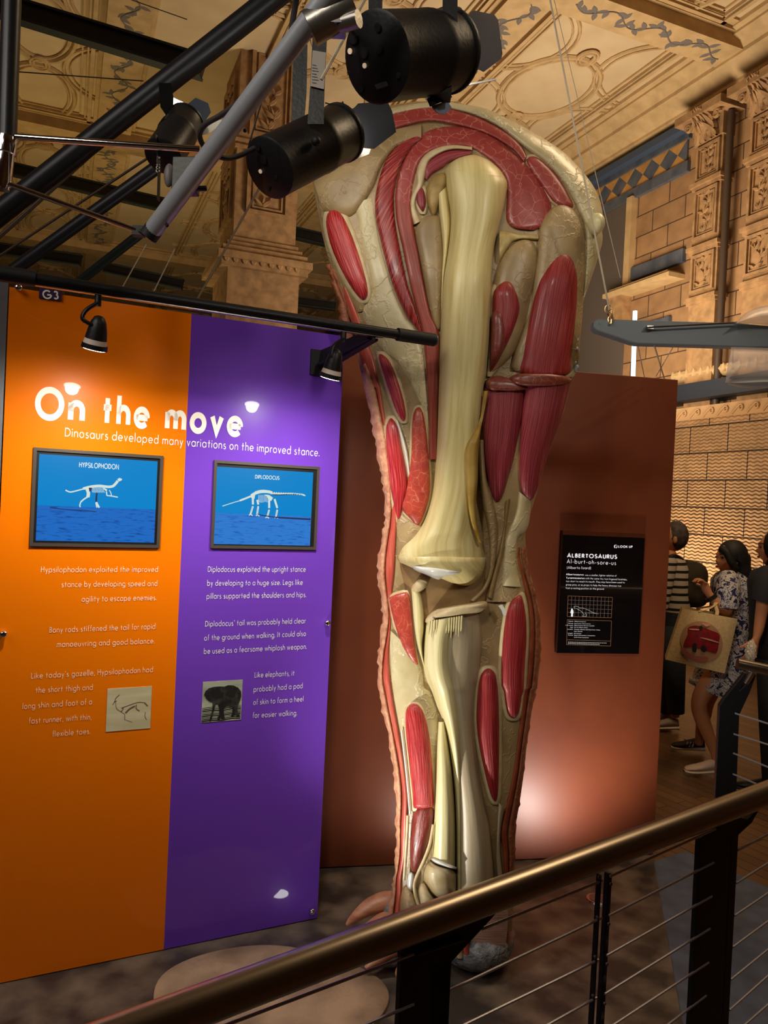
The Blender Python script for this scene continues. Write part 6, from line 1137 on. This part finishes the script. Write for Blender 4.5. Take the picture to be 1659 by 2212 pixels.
mb = MB(); mb.tube([J(1527, 1280, -.245)+V(0, 0, 0), J(1531, 1286, -.25)], .001, 4)
wbc = J(1536, 1291, -.21); mb = MB(); ax_ = unit(J(1550, 1306, -.22)-J(1532, 1284, -.21)); mb.tube([wbc-ax_*.011, wbc+ax_*.011], .039, 18); mb.build('wrist_watch', BLACKM, wo)
# tote bag hanging from the forearm
tb = thing('tote_bag', J(1505, 1450, -.30), 'cream canvas tote bag with a round red print, hung from a forearm', 'bag')
CANV = mat('cream_canvas', rgb(226, 194, 142), .85, col2=rgb(212, 178, 126), scale=60, bump=.3); dB = -.30
c_ = [w5(478, 1245), w5(1240, 1390), w5(1060, 2145), w5(245, 1950)]
def bagp(u, v, off): 
    p = np.array(c_[0])*(1-u)*(1-v)+np.array(c_[1])*u*(1-v)+np.array(c_[2])*u*v+np.array(c_[3])*(1-u)*v
    return J(p[0], p[1], dB-off)
mb = MB(); n = 14; fr = [[bagp(i/n, j/n, .035*sin(pi*i/n)*sin(pi*min(1, j/n*.9+.1))) for i in range(n+1)] for j in range(n+1)]; bk = [[bagp(i/n, j/n, 0)+V(.045, .14, .0)+V(0, .02*sin(pi*i/n), 0) for i in range(n+1)] for j in range(n+1)]
mb.grid(fr); mb.grid(bk)
for k in (0, n): mb.grid([[fr[j][k]*(1-t)+bk[j][k]*t+V(-.02 if k else 0, 0, 0)*sin(pi*t) for t in (0, .25, .5, .75, 1)] for j in range(n+1)])
mb.grid([[fr[n][i]*(1-t)+bk[n][i]*t+V(0, 0, -.012)*sin(pi*t) for t in (0, .33, .66, 1)] for i in range(n+1)]); mb.build('bag_body', CANV, tb, angle=60)
mb = MB()
for u in (.28, .62): mb.tube(smooth_pts([bagp(u, .0, .006), (bagp(u, 0, 0)+J(1547, 1310, -.255))/2+V(0, -.01, 0), J(1545, 1306, -.262), J(1548, 1300, -.22), J(1553, 1306, -.18), bagp(u, 0, 0)+V(.045, .14, 0)], 5), .011, 6, flat=.25)
mb.build('strap', CANV, tb)
def bagq(x, y, off=.004):
    M_ = w5(x, y); A_ = np.array(c_[0]); B_ = np.array(c_[1])-A_; C_ = np.array(c_[3])-A_; s_ = np.linalg.solve(np.array([B_, C_]).T, np.array(M_)-A_); u, v = np.clip(s_, .02, .98); return bagp(u, v, .035*sin(pi*u)*sin(pi*min(1, v*.9+.1))+off)
PK = mat('pink_print', rgb(178, 100, 84), .8); RP = mat('red_print', rgb(158, 22, 22), .75, col2=rgb(120, 18, 30), scale=40); BP_ = mat('black_print_bag', rgb(40, 26, 28), .8); PINKW = mat('pale_pink_print', rgb(222, 160, 132), .8)
def decal(pts, m, nm, off): mb = MB(); c = np.mean(np.array(pts, float), axis=0); P_ = smooth_pts([V(*q) for q in pts], 4, True); rows = [[bagq(*(c+(q-c)*s_), off) for q in P_] for s_ in (1, .75, .5, .25, .02)]; mb.grid(rows, None, True); mb.build(nm, m, tb)
ov = [(725+285*cos(q)*(1 if cos(q) > 0 else 1)-25*sin(q)*.6, 1690-270*sin(q)) for q in np.linspace(0, 2*pi, 20, endpoint=False)]
decal(ov, mat('print_ground', rgb(186, 136, 100), .85), 'round_print', .003)
decal([(560, 1500), (700, 1480), (860, 1540), (970, 1590), (960, 1700), (920, 1830), (840, 1830), (700, 1790), (600, 1770), (490, 1760), (500, 1690), (540, 1600)], RP, 'red_print', .006)
decal([(440, 1790), (480, 1790), (560, 1870), (700, 1905), (800, 1890), (780, 1960), (690, 1975), (560, 1930), (470, 1860)], PK, 'pink_band', .006)
for pts in ([(605, 1730), (655, 1720), (645, 1830), (600, 1820)], [(715, 1760), (760, 1740), (790, 1800), (745, 1830), (710, 1800)], [(700, 1490), (740, 1480), (745, 1530), (700, 1530)]): decal(pts, BP_, 'dark_motif', .009)
for pts in ([(740, 1440), (860, 1460), (800, 1490)], [(700, 1635), (820, 1650), (950, 1690), (945, 1700), (800, 1665)], [(570, 1520), (690, 1525), (690, 1540), (580, 1535)]): decal(pts, PINKW, 'pale_motif', .009)
# ---- person in a striped top with a rucksack, mostly behind the brown board
dS = 6.25; K = lambda x, y, d=0: P(x, y, dS+d); sf = K(1455, 1560); sp = thing('person', V(sf[0], sf[1], 0), 'person in a striped top and dark jeans half hidden by the brown board', 'person')
JEAN = mat('dark_jeans', rgb(28, 34, 42), .8, col2=rgb(40, 46, 54), scale=30); nd = [(K(1452, 1335), .12, .15), (K(1450, 1280), .11, .14), (K(1447, 1225), .12, .17), (K(1448, 1202), .05), (K(1450, 1186), .05)]; ed = [(0, 1), (1, 2), (2, 3), (3, 4)]
hn1, he1 = hand(sp, K(1425, 1330, -.2), V(0, 0, -1), V(0, 1, 0), SKN); e_ = chain([(K(1440, 1222, -.2), .055), (K(1432, 1275, -.22), .043), (K(1426, 1318, -.21), .035)], 2, nd, ed); o0 = len(nd); nd += hn1; ed += [(x+o0, y+o0) for x, y in he1]; ed.append((e_, o0))
hn1, he1 = hand(sp, K(1440, 1330, .22), V(0, 0, -1), V(0, -1, 0), SKN); e_ = chain([(K(1445, 1222, .2), .055), (K(1445, 1275, .22), .043), (K(1441, 1318, .22), .035)], 2, nd, ed); o0 = len(nd); nd += hn1; ed += [(x+o0, y+o0) for x, y in he1]; ed.append((e_, o0))
for sx, dd in ((1456, -.09), (1440, .10)): chain([(K(sx, 1350, dd), .09), (K(sx, 1445, dd), .06), (K(sx+2, 1540, dd), .04), (K(sx+2, 1552, dd), .04)], 0, nd, ed)
skin_mesh('body', nd, ed, SKN, sp)
m = mat('striped_top', rgb(196, 180, 160), .8); nt, b, N, L = nodes(m); tc = N('TexCoord'); wv = N('TexWave'); wv.bands_direction = 'Z'; wv.inputs['Scale'].default_value = 5.2; wv.inputs['Distortion'].default_value = .4; cr = N('ValToRGB'); cr.color_ramp.interpolation = 'CONSTANT'; cr.color_ramp.elements[0].color = rgb(22, 20, 20); cr.color_ramp.elements[1].position = .3; cr.color_ramp.elements[1].color = rgb(196, 180, 160); L(tc.outputs['Object'], wv.inputs['Vector']); L(wv.outputs['Fac'], cr.inputs[0]); L(cr.outputs[0], b.inputs['Base Color'])
mb = MB(); mb.grid(lathe_rows([(K(1448, 1198), .06, .07), (K(1447, 1208), .11, .16), (K(1447, 1228), .135, .20), (K(1449, 1280), .135, .18), (K(1452, 1330), .14, .175)], 28), None, True)
for s_, dd in ((-1, -.2), (1, .2)): mb.tube([K(1443, 1212, dd*.85), K(1440, 1225, dd), K(1435, 1270, dd*1.1), K(1428, 1312, dd*1.07)], [.075, .075, .062, .052], 16, caps=False)
mb.build('striped_top', m, sp, angle=180)
mb = MB(); mb.grid(lathe_rows([(K(1452, 1318), .142, .178), (K(1453, 1345), .150, .185), (K(1454, 1368), .15, .18)], 28), None, True)
for sx, dd in ((1456, -.09), (1440, .10)): mb.tube([K(sx, 1350, dd), K(sx+1, 1445, dd), K(sx+4, 1540, dd)], [.102, .085, .066], 20)
mb.build('jeans', JEAN, sp, angle=180)
hcs = K(1453, 1162); add_head(sp, hcs, unit(V(-1, .2, 0)), SKN, 1.0); mb = MB(); mb.ell(hcs+V(.03, 0, .02), (.095, .088, .12), None, 22, 14, lambda q: 1+.04*sin(q[0]*20+q[2]*17)); mb.build('hair', mat('grey_brown_hair', rgb(52, 40, 34), .6, col2=rgb(96, 84, 76), scale=22), sp)
for sx, dd in ((1466, -.09), (1450, .10)): q = K(sx, 1558, dd); shoe(sp, V(q[0], q[1], 0), V(q[0]-.26, q[1], 0), mat('beige_shoe', rgb(150, 132, 116), .6), mat('white_sole', rgb(214, 190, 168), .6))
rk = thing('rucksack', K(1492, 1312), 'dark olive rucksack on the back of the person in the striped top', 'bag'); mb = MB(); mb.ell(K(1489, 1262), (.135, .16, .205), None, 26, 18, lambda q: (abs(q[0])**3+abs(q[1])**3+abs(q[2])**3)**(-1/3)*.93*(1+.03*sin(q[2]*9+q[0]*5))); mb.build('rucksack_body', mat('olive_cloth', rgb(52, 42, 28), .8, col2=rgb(66, 54, 36), scale=14, bump=.5), rk)
mb = MB(); mb.ell(K(1508, 1285), (.075, .12, .10), None, 20, 12); mb.build('front_pocket', mat('olive_cloth_dark', rgb(44, 36, 24), .8, bump=.4, scale=20), rk); mb = MB(); mb.tube(smooth_pts([K(1474, 1208, -.1), K(1455, 1198, -.13), K(1438, 1216, -.15), K(1436, 1260, -.15), K(1462, 1300, -.13)], 5), .022, 8, flat=.3); mb.build('strap', mat('olive_strap', rgb(52, 44, 28), .8), rk)
# ---- person in dark clothes at the right edge
dD = 4.75; K3 = lambda x, y, d=0: P(x, y, dD+d); q = K3(1672, 1600); dp_ = thing('person', V(q[0], q[1], 0), 'person in a dark t-shirt and black trousers cut off by the right edge', 'person')
nd = [(K3(1676, 1395), .12, .15), (K3(1674, 1320), .11, .14), (K3(1672, 1258), .12, .17), (K3(1672, 1228), .05), (K3(1672, 1210), .05)]; ed = [(0, 1), (1, 2), (2, 3), (3, 4)]
for dx, dd, s_ in ((-1, -.22, 1), (1, .22, -1)):
    hn1, he1 = hand(dp_, K3(1634+(14 if dx > 0 else 0), 1380, dd), V(-.3, 0, -1), V(0, -dd, 0), SKN, .17, .7); e_ = chain([(K3(1660, 1252, dd*.8), .055), (K3(1650, 1290, dd), .044), (K3(1646, 1316, dd), .038), (K3(1638+(12 if dx > 0 else 0), 1365, dd), .03)], 2, nd, ed); o0 = len(nd); nd += hn1; ed += [(x+o0, y+o0) for x, y in he1]; ed.append((e_, o0))
    chain([(K3(1674, 1420, dd*.4), .09), (K3(1672, 1540, dd*.45), .06), (K3(1672, 1690, dd*.45), .04), (K3(1672, 1708, dd*.45), .04)], 0, nd, ed)
skin_mesh('body', nd, ed, SKN, dp_)
DT = mat('dark_tshirt', rgb(36, 34, 40), .85); BT = mat('black_trousers', rgb(20, 18, 18), .8)
mb = MB(); mb.grid(lathe_rows([(K3(1672, 1226), .06, .07), (K3(1672, 1236), .115, .17), (K3(1672, 1260), .14, .205), (K3(1674, 1330), .138, .18), (K3(1676, 1400), .145, .18)], 28), None, True)
for dd in (-.22, .22): mb.tube([K3(1662, 1242, dd*.7), K3(1656, 1262, dd*.95), K3(1649, 1296, dd), K3(1647, 1302, dd)], [.075, .078, .068, .066], 16, caps=False)
mb.build('t_shirt', DT, dp_, angle=180)
mb = MB(); mb.grid(lathe_rows([(K3(1676, 1385), .15, .185), (K3(1676, 1420), .155, .185), (K3(1675, 1445), .15, .18)], 28), None, True)
for dd in (-.095, .095): mb.tube([K3(1674, 1425, dd), K3(1672, 1540, dd), K3(1673, 1692, dd)], [.105, .088, .068], 20)
mb.build('trousers', BT, dp_, angle=180)
hcd = K3(1676, 1186); add_head(dp_, hcd, unit(V(-.9, .5, 0)), SKN, 1.0); mb = MB(); mb.ell(hcd+V(.02, -.02, .02), (.105, .10, .118), None, 20, 14); mb.ell(hcd+V(.03, -.02, -.1), (.09, .09, .12), None, 20, 14); mb.build('hair', HAIRM, dp_)
for dd in (-.095, .095): q = K3(1680, 1716, dd); shoe(dp_, V(q[0], q[1], 0), V(q[0]-.25, q[1]+.04, 0), mat('black_shoe', rgb(18, 16, 18), .5), mat('black_sole', rgb(14, 12, 12), .6))
rp = random.Random(5); mb = MB(); pc3 = K3(1622, 1408, -.24)
ph = [rp.uniform(0, 6) for _ in range(6)]
mb.ell(pc3, (.030, .03, .062), None, 26, 18, lambda q: 1+.16*sin(q[0]*9+ph[0]+q[2]*5)*cos(q[1]*8+ph[1])+.12*sin(q[2]*14+ph[2]+q[0]*11)); mb.build('paper_bag', mat('white_crumpled_paper', rgb(216, 200, 178), .7), None, angle=20, label='crumpled white paper bag held by the person in dark clothes', cat='paper bag')
